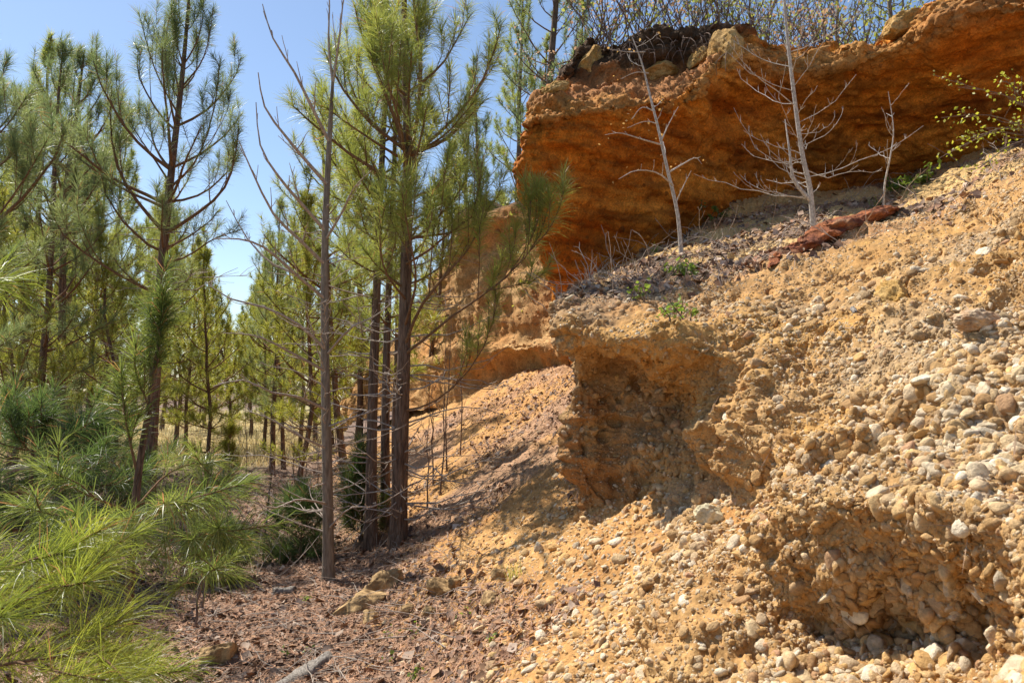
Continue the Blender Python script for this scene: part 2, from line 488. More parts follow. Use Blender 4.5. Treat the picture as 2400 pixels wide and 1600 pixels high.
# end face of the bank: rusty conglomerate, olive-grey crust in places
endw = smooth(0.95, 0.45, bx[:, 0] - 0.10 * (bx[:, 1] - 4)) * smooth(1.9, 1.7, bx[:, 2]) * smooth(4.0, 4.4, bx[:, 1])
rust = lerp3((0.27, 0.12, 0.035), (0.40, 0.28, 0.13), smooth(0.35, 0.7, 0.5 + 0.5 * fbm(bx, 2.8, 4, 74)))
bcol = bcol * (1 - 0.8 * endw[:, None]) + rust * 0.8 * endw[:, None]
# red band following the ledge
dl = near_line(bx, LEDGE)
red = np.exp(-(dl / 0.30) ** 2) * smooth(0.30, 0.6, 0.5 + 0.5 * fbm(bx, 3.5, 4, 75)) * 1.2
red = np.clip(red + 0.5 * np.exp(-(dl / 0.8) ** 2) * smooth(0.55, 0.75, n2), 0, 1)
bcol = bcol * (1 - 0.85 * red[:, None]) + np.array([0.34, 0.10, 0.055]) * 0.85 * red[:, None]
# terrace: dusky earth and litter between the gravel
ter = smooth(5.2, 6.2, bx[:, 1]) * smooth(2.15, 2.4, bx[:, 2])
dk = smooth(0.42, 0.60, 0.5 + 0.5 * fbm(bx, 1.9, 4, 76))
tcol = lerp3((0.55, 0.36, 0.15), (0.22, 0.13, 0.085), dk)
bcol = bcol * (1 - 0.85 * ter[:, None]) + tcol * 0.85 * ter[:, None]
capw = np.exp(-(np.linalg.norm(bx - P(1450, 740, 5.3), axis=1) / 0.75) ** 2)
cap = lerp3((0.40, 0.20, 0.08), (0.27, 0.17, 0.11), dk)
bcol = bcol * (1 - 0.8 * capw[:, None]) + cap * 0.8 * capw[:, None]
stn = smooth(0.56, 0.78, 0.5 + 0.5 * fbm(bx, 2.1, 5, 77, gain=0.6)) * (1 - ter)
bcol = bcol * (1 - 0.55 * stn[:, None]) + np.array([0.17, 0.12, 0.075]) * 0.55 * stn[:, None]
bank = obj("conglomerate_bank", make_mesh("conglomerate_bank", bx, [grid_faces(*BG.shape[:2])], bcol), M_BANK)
tag(bank, "tan pebbly conglomerate bank with a rusty vertical end face and grassy terrace above", "bank", kind="structure")

# --- upper sandstone cliff (overhanging, in shade)
UP = [
    [(1420,900,12.5),(1400,800,12.4),(1390,700,12.2),(1370,600,12.0),(1350,500,11.8),(1335,400,11.6),(1330,330,11.6),(1340,280,11.7),(1350,250,12.0)],
    [(1350,860,10.2),(1320,760,10.2),(1285,660,9.9),(1228,520,9.3),(1210,410,9.1),(1220,320,8.95),(1235,275,9.0),(1300,190,9.6),(1370,100,10.2)],
    [(1400,800,9.6),(1370,700,9.5),(1330,610,9.2),(1290,500,8.8),(1272,400,8.6),(1290,300,8.45),(1310,262,8.5),(1340,185,9.3),(1400,92,9.9)],
    [(1450,770,9.5),(1440,670,9.4),(1430,560,9.2),(1430,450,9.0),(1440,350,8.75),(1450,275,8.5),(1460,238,8.5),(1470,180,9.4),(1490,76,9.7)],
    [(1570,700,9.8),(1580,600,9.6),(1590,500,9.4),(1590,410,9.2),(1600,320,8.95),(1600,250,8.65),(1610,215,8.65),(1600,165,9.5),(1600,72,9.7)],
    [(1700,640,10.2),(1710,540,10.0),(1720,440,9.8),(1720,350,9.5),(1720,250,9.2),(1705,180,8.75),(1700,135,8.7),(1710,105,9.0),(1720,80,9.5)],
    [(1880,600,10.7),(1890,500,10.5),(1890,410,10.2),(1890,330,10.0),(1890,250,9.7),(1890,190,9.3),(1890,160,9.2),(1890,145,9.5),(1890,135,10.0)],
    [(2050,560,10.9),(2050,470,10.6),(2050,390,10.2),(2050,310,9.9),(2060,220,9.4),(2070,150,9.0),(2080,115,8.9),(2090,97,9.1),(2100,88,9.5)],
    [(2220,520,10.4),(2220,430,10.1),(2220,340,9.6),(2220,260,9.2),(2230,160,8.8),(2230,80,8.4),(2230,35,8.3),(2240,15,8.5),(2250,4,8.9)],
    [(2400,470,9.8),(2400,380,9.3),(2400,300,8.9),(2400,220,8.5),(2410,120,8.2),(2420,40,7.9),(2420,10,7.8),(2430,-5,8.0),(2440,-15,8.4)],
    [(2720,430,8.6),(2720,340,8.2),(2720,250,7.9),(2720,170,7.6),(2720,70,7.3),(2720,-10,7.0),(2720,-40,7.0),(2720,-60,7.1),(2720,-70,7.5)],
    [(3400,380,6.6),(3400,300,6.4),(3400,200,6.2),(3400,100,6.0),(3400,0,5.8),(3400,-80,5.6),(3400,-110,5.6),(3400,-130,5.7),(3400,-140,6.0)],
]
def with_back(cols, inward):
    C = [[P(*p) for p in c] for c in cols]
    for c in C:
        c.append(c[-1] + np.array([inward[0], inward[1], -0.05]))
        c.append(c[-1] + np.array([inward[0] * 3, inward[1] * 3, -0.45]))
    return np.array(C)
def sheet_w(C, nr, nc):
    G = catmull(C, np.linspace(0, len(C) - 1, nc))
    G = np.swapaxes(G, 0, 1)
    return catmull(G, np.linspace(0, G.shape[0] - 1, nr))
UG0 = sheet_w(with_back(UP, (0.35, 0.75)), 330, 460)
def up_disp(X, N):
    up = np.clip(N[:, 2], 0, 1)
    lump = 0.16 * fbm(X, 0.9, 3, 81) + 0.10 * fbm(X, 2.3, 3, 82)
    w = X.copy(); w[:, 2] = X[:, 2] * 6 + 0.5 * X[:, 0]
    strata = 0.10 * fbm(w, 1.1, 5, 83, gain=0.6)
    pit = -0.10 * smooth(0.25, 0.6, fbm(X, 2.0, 3, 84)) * (1 - up)
    fine = 0.03 * fbm(X, 9, 3, 85) + 0.014 * fbm(X, 28, 2, 86)
    wx = X * np.array([1, 1, 1.6]) + 0.12 * np.stack([fbm(X, 2, 3, 181), fbm(X, 2, 3, 182), fbm(X, 2, 3, 183)], -1)
    crack = 0.0
    return lump + strata + pit + fine + crack
UG, UN = displaced(UG0, up_disp)
_rw = np.linspace(0, 10, UG.shape[0])[:, None]
_x = UG.reshape(-1, 3)
_cr = (0.15 * fbm(_x, 2.6, 5, 88, gain=0.62) + 0.05 * fbm(_x, 15, 3, 90)).reshape(UG.shape[:2]) * smooth(4.6, 5.8, _rw) * smooth(9.6, 8.6, _rw)
UG = UG + UN * _cr[..., None]; UN = grid_normals(UG)
ux = UG.reshape(-1, 3); un = UN.reshape(-1, 3)
w = ux.copy(); w[:, 2] = ux[:, 2] * 7 + 0.5 * ux[:, 0]
band = 0.5 + 0.5 * fbm(w, 0.9, 4, 91); nb = 0.5 + 0.5 * fbm(ux, 1.4, 4, 92)
ucol = lerp3((0.40, 0.105, 0.010), (0.74, 0.285, 0.042), smooth(0.25, 0.75, 0.6 * band + 0.4 * nb))
ye = smooth(0.55, 0.8, 0.5 + 0.5 * fbm(ux, 0.8, 4, 93))
ucol = ucol * (1 - 0.5 * ye[:, None]) + np.array([0.46, 0.225, 0.055]) * 0.5 * ye[:, None]
dkb = smooth(0.62, 0.8, 0.5 + 0.5 * fbm(ux, 0.7, 4, 94))
ucol = ucol * (1 - 0.6 * dkb[:, None]) + np.array([0.12, 0.05, 0.016]) * 0.6 * dkb[:, None]
# crusted lip along the rim: paler case-hardened skin; topsoil above it is nearly black
row = np.repeat(np.linspace(0, 10, UG.shape[0]), UG.shape[1])
colu = np.tile(np.linspace(0, len(UP) - 1, UG.shape[1]), UG.shape[0])
lay = smooth(0.54, 0.64, 0.5 + 0.5 * fbm(w, 1.7, 3, 98)) * 0.45
ucol = ucol * (1 - lay[:, None]) + np.array([0.13, 0.045, 0.012]) * lay[:, None]
crust = smooth(4.9, 5.7, row + 0.6 * fbm(ux, 2.5, 3, 95)) * smooth(7.4, 6.8, row)
ucol = ucol * (1 - 0.6 * crust[:, None]) + np.array([0.40, 0.22, 0.08]) * 0.6 * crust[:, None]
earth = smooth(6.1, 6.6, row + 0.3 * fbm(ux, 2.0, 3, 96)) * smooth(5.2, 4.6, colu)
ucol = ucol * (1 - 0.8 * earth[:, None]) + np.array([0.40, 0.17, 0.065]) * 0.8 * earth[:, None]
soil = smooth(7.0, 7.35, row + 0.35 * fbm(ux, 1.8, 3, 97)) * smooth(5.6, 4.8, colu)
soil = np.maximum(soil, smooth(7.7, 8.2, row))
ucol = ucol * (1 - 0.93 * soil[:, None]) + np.array([0.055, 0.036, 0.022]) * 0.93 * soil[:, None]
cliff = obj("sandstone_cliff", make_mesh("sandstone_cliff", ux, [grid_faces(*UG.shape[:2])], ucol), M_CLIFF)
tag(cliff, "overhanging orange sandstone cliff with a dark topsoil rim", "cliff", kind="structure")

# --- the farther cliff beyond the pines
FAR = [
    [(1480,1000,10.3),(1470,900,10.9),(1460,800,11.2),(1450,700,11.6),(1440,620,12.2),(1430,560,12.8),(1420,520,13.0),(1420,500,13.6)],
    [(1345,1000,10.6),(1340,880,11.3),(1330,815,11.1),(1310,770,11.8),(1290,660,12.6),(1265,560,13.2),(1250,505,13.5),(1250,485,14.0)],
    [(1225,985,11.6),(1235,870,12.5),(1225,812,12.1),(1210,785,12.7),(1190,690,13.2),(1180,590,13.7),(1180,515,13.8),(1185,492,14.4)],
    [(1120,970,12.8),(1120,890,13.6),(1125,825,13.3),(1120,785,13.8),(1110,700,14.2),(1100,610,14.6),(1098,535,14.5),(1105,510,15.0)],
    [(1010,955,14.4),(1010,895,15.0),(1015,850,15.0),(1010,805,15.6),(1005,765,16.0),(1000,725,16.3),(1000,700,16.5),(1005,690,17.0)],
    [(860,975,17.6),(860,945,18.0),(860,920,18.2),(860,900,18.5),(860,880,18.9),(860,868,19.2),(860,858,19.6),(862,853,20.5)],
    [(800,1010,21),(800,985,21.3),(800,965,21.5),(800,950,22),(805,940,22.5),(810,930,23),(815,925,24),(820,922,25)],
]
FG0 = sheet_w(with_back(FAR, (0.5, 0.6)), 190, 260)
def far_disp(X, N):
    return 0.24 * fbm(X, 1.0, 3, 101) + 0.10 * fbm(X * np.array([1.6, 1.6, 0.35]), 2.2, 4, 102, gain=0.6) + 0.06 * fbm(X * np.array([0.6, 0.6, 3.0]), 2.6, 4, 103, gain=0.6)
FG, FN = displaced(FG0, far_disp)
fx = FG.reshape(-1, 3)
fcol = lerp3((0.44, 0.22, 0.08), (0.52, 0.315, 0.135), smooth(0.25, 0.75, 0.5 + 0.5 * fbm(fx, 2.5, 5, 104, gain=0.65)))
frow = np.repeat(np.linspace(0, 9, FG.shape[0]), FG.shape[1])
orr = smooth(0.55, 0.75, 0.5 + 0.5 * fbm(fx, 0.9, 3, 105))
fcol = fcol * (1 - 0.6 * orr[:, None]) + np.array([0.48, 0.20, 0.05]) * 0.6 * orr[:, None]
fs = smooth(6.0, 6.7, frow + 0.3 * fbm(fx, 1.6, 3, 106))
fcol = fcol * (1 - 0.9 * fs[:, None]) + np.array([0.06, 0.04, 0.025]) * 0.9 * fs[:, None]
far_cliff = obj("far_cliff", make_mesh("far_cliff", fx, [grid_faces(*FG.shape[:2])], fcol), M_CLIFF)
tag(far_cliff, "farther sunlit orange cliff seen between the pine trunks", "cliff", kind="structure")

# ================================================================== loose stones
def icosphere(sub):
    t = (1 + 5 ** 0.5) / 2
    V = [(-1, t, 0), (1, t, 0), (-1, -t, 0), (1, -t, 0), (0, -1, t), (0, 1, t), (0, -1, -t), (0, 1, -t), (t, 0, -1), (t, 0, 1), (-t, 0, -1), (-t, 0, 1)]
    F = [(0, 11, 5), (0, 5, 1), (0, 1, 7), (0, 7, 10), (0, 10, 11), (1, 5, 9), (5, 11, 4), (11, 10, 2), (10, 7, 6), (7, 1, 8),
         (3, 9, 4), (3, 4, 2), (3, 2, 6), (3, 6, 8), (3, 8, 9), (4, 9, 5), (2, 4, 11), (6, 2, 10), (8, 6, 7), (9, 8, 1)]
    V = [np.array(v, float) / np.linalg.norm(v) for v in V]
    for _ in range(sub):
        cache, F2 = {}, []
        def mid(a, b):
            k = (min(a, b), max(a, b))
            if k not in cache:
                m = V[a] + V[b]; V.append(m / np.linalg.norm(m)); cache[k] = len(V) - 1
            return cache[k]
        for a, b, c in F:
            ab, bc, ca = mid(a, b), mid(b, c), mid(c, a)
            F2 += [(a, ab, ca), (b, bc, ab), (c, ca, bc), (ab, bc, ca)]
        F = F2
    return np.array(V), np.array(F)
ICO1, ICO1F = icosphere(1)
ICO2, ICO2F = icosphere(2)
def stone_shape(base, seed, flat=0.52, rough=0.36):
    r = np.random.default_rng(seed)
    s = np.array([1.0, r.uniform(0.62, 0.95), flat * r.uniform(0.75, 1.2)])
    n = vnoise(base * 0.9 + seed * 7.7, 3) * rough + vnoise(base * 2.1 + seed * 3.1, 4) * rough * 0.45
    V = base * (1 + n)[:, None]
    for k in range(r.integers(4, 9)):          # broken flats
        d = r.normal(size=3); d /= np.linalg.norm(d)
        h = r.uniform(0.42, 0.8)
        ov = np.maximum(V @ d - h, 0)
        V = V - ov[:, None] * d[None, :] * 0.85
    return V * s
def frames(N, rng, tilt=0.35):
    n = len(N)
    Z = N + rng.normal(size=(n, 3)) * tilt
    Z /= np.linalg.norm(Z, axis=1)[:, None]
    A = np.cross(Z, rng.normal(size=(n, 3))); A /= np.linalg.norm(A, axis=1)[:, None] + 1e-9
    B = np.cross(Z, A)
    return np.stack([A, B, Z], 1)               # rows: local axes in world
def sample_grid(G, N, n, rng, mask=None):
    """points spread evenly over what the camera sees of the grid"""
    c = G[:-1, :-1]
    a = np.linalg.norm(np.cross(G[1:, :-1] - c, G[:-1, 1:] - c), axis=2)
    d = np.linalg.norm(c - EYE, axis=2)
    Nc = N[:-1, :-1]
    v = (EYE - c) / d[..., None]
    fac = np.clip(np.abs((Nc * v).sum(-1)), 0.08, 1)
    px, py, dd = proj(c)
    inside = ((px > -150) & (px < 2560) & (py > -100) & (py < 1720) & (dd > 0.3)) + 0.22 * ((px >= 2560) & (px < 4600) & (py > -600) & (py < 2200) & (dd > 0.6))
    w = a / d ** 2 * fac * inside
    if mask is not None: w = w * mask[:-1, :-1]
    w = w.ravel(); w = w / w.sum()
    k = rng.choice(len(w), n, p=w)
    i, j = np.divmod(k, c.shape[1])
    u, v = rng.random(n)[:, None], rng.random(n)[:, None]
    p = G[i, j] * (1 - u) * (1 - v) + G[i + 1, j] * u * (1 - v) + G[i, j + 1] * (1 - u) * v + G[i + 1, j + 1] * u * v
    return p, N[i, j], i, j
PALETTE = np.array([[0.70, 0.55, 0.36], [0.66, 0.48, 0.27], [0.62, 0.41, 0.19], [0.60, 0.36, 0.14], [0.76, 0.65, 0.48], [0.48, 0.33, 0.19], [0.46, 0.27, 0.14], [0.54, 0.44, 0.31], [0.66, 0.43, 0.18], [0.50, 0.28, 0.16]])
PW = np.array([0.2, 0.2, 0.14, 0.08, 0.14, 0.06, 0.04, 0.06, 0.06, 0.02]); PW = PW / PW.sum()
SH1 = [stone_shape(ICO1, s) for s in range(24)]
SH2 = [stone_shape(ICO2, s) for s in range(24)]
STONE_SRC = []
for k in range(10):
    me = make_mesh("gravel_stone", SH1[k], [ICO1F], np.broadcast_to(PALETTE[0], SH1[k].shape))
    me.materials.append(M_GRAVEL)
    STONE_SRC.append(bpy.data.objects.new("gravel_stone", me))
def scatter_group():
    ng = bpy.data.node_groups.new("scatter_stones", 'GeometryNodeTree')
    ng.interface.new_socket("Geometry", in_out='INPUT', socket_type='NodeSocketGeometry')
    ng.interface.new_socket("Geometry", in_out='OUTPUT', socket_type='NodeSocketGeometry')
    N, L = ng.nodes, ng.links
    gi, go = N.new("NodeGroupInput"), N.new("NodeGroupOutput")
    jn = N.new("GeometryNodeJoinGeometry")
    for so in STONE_SRC:
        oi = N.new("GeometryNodeObjectInfo"); oi.inputs["Object"].default_value = so; oi.inputs["As Instance"].default_value = True
        L.new(oi.outputs["Geometry"], jn.inputs[0])
    ip = N.new("GeometryNodeInstanceOnPoints"); ip.inputs["Pick Instance"].default_value = True
    def na(nm, ty):
        a = N.new("GeometryNodeInputNamedAttribute"); a.data_type = ty; a.inputs["Name"].default_value = nm
        return a.outputs["Attribute"]
    er = N.new("FunctionNodeEulerToRotation")
    L.new(na("rot", 'FLOAT_VECTOR'), er.inputs[0])
    L.new(gi.outputs[0], ip.inputs["Points"]); L.new(jn.outputs[0], ip.inputs["Instance"])
    L.new(na("idx", 'INT'), ip.inputs["Instance Index"]); L.new(er.outputs[0], ip.inputs["Rotation"]); L.new(na("scl", 'FLOAT'), ip.inputs["Scale"])
    L.new(ip.outputs[0], go.inputs[0])
    return ng
SCATTER = scatter_group()
def stones(name, parent, pos, nor, rad, colr, rng, sink):
    n = len(pos)
    R = np.swapaxes(frames(nor, rng), 1, 2)           # columns are the stone's axes
    eul = np.stack([np.arctan2(R[:, 2, 1], R[:, 2, 2]), -np.arcsin(np.clip(R[:, 2, 0], -1, 1)), np.arctan2(R[:, 1, 0], R[:, 0, 0])], -1)
    me = bpy.data.meshes.new(name)
    me.vertices.add(n)
    me.vertices.foreach_set("co", (pos + nor * (rad * sink)[:, None]).astype(np.float32).ravel())
    def at(nm, ty, arr, f):
        a = me.attributes.new(nm, ty, 'POINT'); a.data.foreach_set(f, arr)
    at("rot", 'FLOAT_VECTOR', eul.astype(np.float32).ravel(), "vector")
    at("scl", 'FLOAT', rad.astype(np.float32), "value")
    at("idx", 'INT', rng.integers(0, len(STONE_SRC), n).astype(np.int32), "value")
    c = np.ones((n, 4), np.float32); c[:, :3] = np.clip(colr, 0, 1)
    at("Col", 'FLOAT_COLOR', c.ravel(), "color")
    me.materials.append(M_GRAVEL)
    o = obj(name, me, None, parent)
    md = o.modifiers.new("scatter", 'NODES'); md.node_group = SCATTER
    return tag(o, kind="stuff")
PEB_MESH = []
for k in range(24):
    for v in range(2):
        c = PALETTE[np.searchsorted(np.cumsum(PW), ((k * 2 + v) * 0.618) % 1.0)] * 0.94
        me = make_mesh("pebble", SH2[k], [ICO2F], np.broadcast_to(c, SH2[k].shape))
        me.materials.append(M_PEBBLE)
        PEB_MESH.append(me)
def stone_objects(pos, nor, rad, parent, rng, sink=-0.12):
    Fr = frames(nor, rng, 0.3)
    for i in range(len(pos)):
        o = bpy.data.objects.new("pebble", PEB_MESH[rng.integers(len(PEB_MESH))])
        COL.objects.link(o)
        Rm = Matrix([[float(Fr[i][c][r]) for c in range(3)] for r in range(3)])
        o.matrix_world = Matrix.Translation(Vector(pos[i] + nor[i] * rad[i] * sink)) @ Rm.to_4x4() @ Matrix.Scale(float(rad[i]), 4)
        o.parent = parent

rng = np.random.default_rng(11)
# on the bank: pale loose gravel where it is flatter, coated stones held in the steep faces
clump = 0.5 + 0.5 * fbm(bx, 1.9, 3, 111).reshape(BG.shape[:2])
up = np.clip(BN[..., 2], 0, 1)
dens = (0.35 + 1.5 * smooth(0.45, 0.75, up) * smooth(0.30, 0.62, clump) + 0.35 * smooth(0.5, 0.2, up)) * np.where(BG[..., 1] > 7.0, 0.5, 1.0) * (1 + 0.8 * smooth(3.0, 4.0, np.linalg.norm(BG - EYE, axis=2)) * (BG[..., 0] > 1.1))
n = 110000
p, nn, ii, jj = sample_grid(BG, BN, n, rng, dens)
dist = np.linalg.norm(p - EYE, axis=1)
r = np.exp(rng.normal(math.log(0.0072), 0.55, n))
big = smooth(0.45, 0.75, 0.5 + 0.5 * fbm(p, 1.4, 2, 112))
r = r * (0.8 + 0.7 * big) * np.where(rng.random(n) < 0.02, 2.1, 1.0)
r = np.clip(r, 0.003 + 0.0008 * dist, 0.042)
base = bcol.reshape(BG.shape)[ii, jj]
own = PALETTE[rng.choice(len(PALETTE), n, p=PW)]
flat = smooth(0.35, 0.7, nn[:, 2])
mixf = np.clip(0.2 + 0.5 * flat + rng.normal(0, 0.22, n), 0.05, 0.95) * np.where(p[:, 1] > 6.0, 0.55, 1.0)
pc = base * (1 - mixf[:, None]) + 1.08 * own * mixf[:, None]
pc *= rng.uniform(0.85, 1.15, n)[:, None]
_px = proj(p)[0]
order = np.argsort(-r / dist * (_px < 2420))
solo = order[:210]
rest = order[210:]
stones("small_pebbles", bank, p[rest], nn[rest], r[rest], pc[rest], rng, rng.uniform(-0.5, 0.25, len(rest)))
stone_objects(p[solo], nn[solo], r[solo], bank, rng)
# weathered-out pebbles in the two cliffs
for gname, GG, NN_, CC, par, cnt, rmed in (("cliff_pebbles", UG, UN, ucol.reshape(UG.shape), cliff, 15000, 0.014), ("far_cliff_pebbles", FG, FN, fcol.reshape(FG.shape), far_cliff, 6000, 0.020)):
    p, nn, ii, jj = sample_grid(GG, NN_, cnt, rng)
    r = np.clip(np.exp(rng.normal(math.log(rmed), 0.5, cnt)), 0.008, 0.07)
    soil_ = (CC[ii, jj].sum(-1) > 0.25)
    pc = CC[ii, jj] * rng.uniform(0.75, 1.35, cnt)[:, None]
    p, nn, r, pc = p[soil_], nn[soil_], r[soil_], pc[soil_]
    flip = np.sign(((EYE - p) * nn).sum(-1)); flip[flip == 0] = 1
    stones(gname, par, p, nn * flip[:, None], r, pc, rng, rng.uniform(-0.5, 0.0, len(p)))
# on the slope below and beside it
gS = (GROUND[..., 0] - np.interp(GROUND[..., 1], _fy, _fx))
gN = grid_normals(GROUND); gN *= np.sign(gN[..., 2:3])
gd = np.linalg.norm(GROUND - EYE, axis=2)
gm = smooth(-0.35, 0.7, gS + 0.4 * fbm(GROUND.reshape(-1, 3), 1.1, 3, 113).reshape(gS.shape)) * (gd < 12) * (gd > 1.2) + 0.02 * (gd < 7)
n = 40000
p, nn, ii, jj = sample_grid(GROUND, gN, n, rng, gm)
dist = np.linalg.norm(p - EYE, axis=1)
r = np.clip(np.exp(rng.normal(math.log(0.0095), 0.55, n)), 0.004 + 0.001 * dist, 0.042)
own = PALETTE[rng.choice(len(PALETTE), n, p=PW)]
mixf = 0.85 - 0.5 * smooth(4.5, 8.0, dist)
pc = GROUND_COL[ii, jj] * (1 - mixf[:, None]) + 1.1 * own * mixf[:, None]
pc *= rng.uniform(0.85, 1.15, n)[:, None]
order = np.argsort(-r / dist)
stones("gravel", ground, p[order[90:]], nn[order[90:]], r[order[90:]], pc[order[90:]], rng, rng.uniform(-0.4, 0.3, len(order) - 90))
s_ = order[:90]
stone_objects(p[s_], nn[s_], r[s_], ground, rng)

# ================================================================== leaf litter
LITTER_PAL = np.array([[0.29, 0.175, 0.115], [0.38, 0.25, 0.17], [0.21, 0.125, 0.085], [0.48, 0.35, 0.26], [0.33, 0.17, 0.095], [0.15, 0.095, 0.07], [0.42, 0.24, 0.13]])
def leaves(mb, pos, nor, size, colr, rng):
    n = len(pos)
    Fr = frames(nor, rng, 0.45)
    A, B, Z = Fr[:, 0], Fr[:, 1], Fr[:, 2]
    s = size[:, None]
    wd = rng.uniform(0.28, 0.48, n)[:, None]; cu = rng.uniform(-0.25, 0.35, n)[:, None]
    b = pos + nor * (0.004 + rng.random(n) * 0.012)[:, None]
    v0 = b - A * s * 0.5 + Z * s * cu * 0.6
    v1 = b + B * s * wd + Z * s * cu
    v2 = b + A * s * 0.5 + Z * s * cu * 0.3
    v3 = b - B * s * wd + Z * s * cu
    V = np.stack([v0, v1, b, v2, v3], 1).reshape(-1, 3)
    k = (np.arange(n) * 5)[:, None]
    F = np.concatenate([k + np.array([[0, 2, 1]]), k + np.array([[1, 2, 3]]), k + np.array([[0, 4, 2]]), k + np.array([[2, 4, 3]])])
    mb.add(V, [F], np.repeat(colr, 5, 0))
def straws(mb, pos, nor, length, width, colr, rng):
    n = len(pos)
    Fr = frames(nor, rng, 0.18)
    A, B = Fr[:, 0] * length[:, None] * 0.5, Fr[:, 1] * width[:, None] * 0.5
    b = pos + nor * (0.004 + 0.012 * rng.random(n))[:, None]
    V = np.stack([b - A, b + B, b + A, b - B], 1).reshape(-1, 3)
    F = (np.arange(n) * 4)[:, None] + np.array([[0, 1, 2, 3]])
    mb.add(V, [F], np.repeat(colr, 4, 0))
rng = np.random.default_rng(23)
mb = MB()
lm = (1 - smooth(-0.1, 0.9, gS + 0.5 * fbm(GROUND.reshape(-1, 3), 1.0, 3, 121).reshape(gS.shape))) * (gd < 17) + 0.5 * smooth(-0.1, 0.3, fbm(GROUND.reshape(-1, 3), 0.9, 4, 122).reshape(gS.shape)) * (gd < 14) * (gd > 5.5)
p, nn, ii, jj = sample_grid(GROUND, gN, 30000, rng, lm)
dd = np.linalg.norm(p - EYE, axis=1)
leaves(mb, p, nn, rng.uniform(0.016, 0.045, len(p)) * (0.8 + 0.05 * dd) * np.where(rng.random(len(p)) < 0.12, 1.9, 1.0), LITTER_PAL[rng.integers(0, 7, len(p))] * (rng.uniform(0.55, 1.15, len(p)) * (1 + 0.45 * fbm(p, 1.3, 3, 131)))[:, None], rng)
p, nn, ii, jj = sample_grid(GROUND, gN, 48000, rng, lm)
dd = np.linalg.norm(p - EYE, axis=1)
straws(mb, p, nn, rng.uniform(0.08, 0.2, len(p)), 0.0025 + 0.0006 * dd, np.array([[0.40, 0.22, 0.13]]) * rng.uniform(0.6, 1.3, len(p))[:, None], rng)
# litter caught on the terrace and the bank
tm = smooth(5.0, 6.0, BG[..., 1]) * smooth(2.1, 2.35, BG[..., 2]) * smooth(0.40, 0.55, 0.5 + 0.5 * fbm(bx, 1.9, 4, 76).reshape(BG.shape[:2]))
p, nn, ii, jj = sample_grid(BG, BN, 3200, rng, tm)
leaves(mb, p, nn, rng.uniform(0.03, 0.09, len(p)), LITTER_PAL[rng.integers(0, 7, len(p))] * rng.uniform(0.6, 1.2, len(p))[:, None], rng)
tm2 = 0.004 + tm
p, nn, ii, jj = sample_grid(BG, BN, 2600, rng, tm2)
straws(mb, p, nn, rng.uniform(0.06, 0.22, len(p)), np.full(len(p), 0.005), np.array([[0.40, 0.27, 0.18]]) * rng.uniform(0.5, 1.3, len(p))[:, None], rng)
o = obj("leaf_litter", mb.mesh("leaf_litter", False), M_LITTER)
tag(o, "brown dry leaves and pine straw scattered over the forest floor and terrace", "leaf litter", kind="stuff")

# ================================================================== trees: generators
def curve_dir(start, az, e0, e1, L, n, rng, wob=0.06):
    t = np.linspace(0, 1, n)
    el = e0 + (e1 - e0) * t ** 1.2 + rng.normal(0, wob, n)
    a = az + np.cumsum(rng.normal(0, wob, n))
    d = np.stack([np.cos(el) * np.cos(a), np.cos(el) * np.sin(a), np.sin(el)], -1)
    p = np.vstack([[0, 0, 0], np.cumsum(d[1:], 0)]) * (L / (n - 1))
    return np.asarray(start) + p

def resample(pts, n):
    pts = np.asarray(pts, float)
    return catmull(pts, np.linspace(0, len(pts) - 1, n))

def at_t(pts, t):
    k = t * (len(pts) - 1); i = min(int(k), len(pts) - 2)
    return pts[i] + (pts[i + 1] - pts[i]) * (k - i), (pts[i + 1] - pts[i])

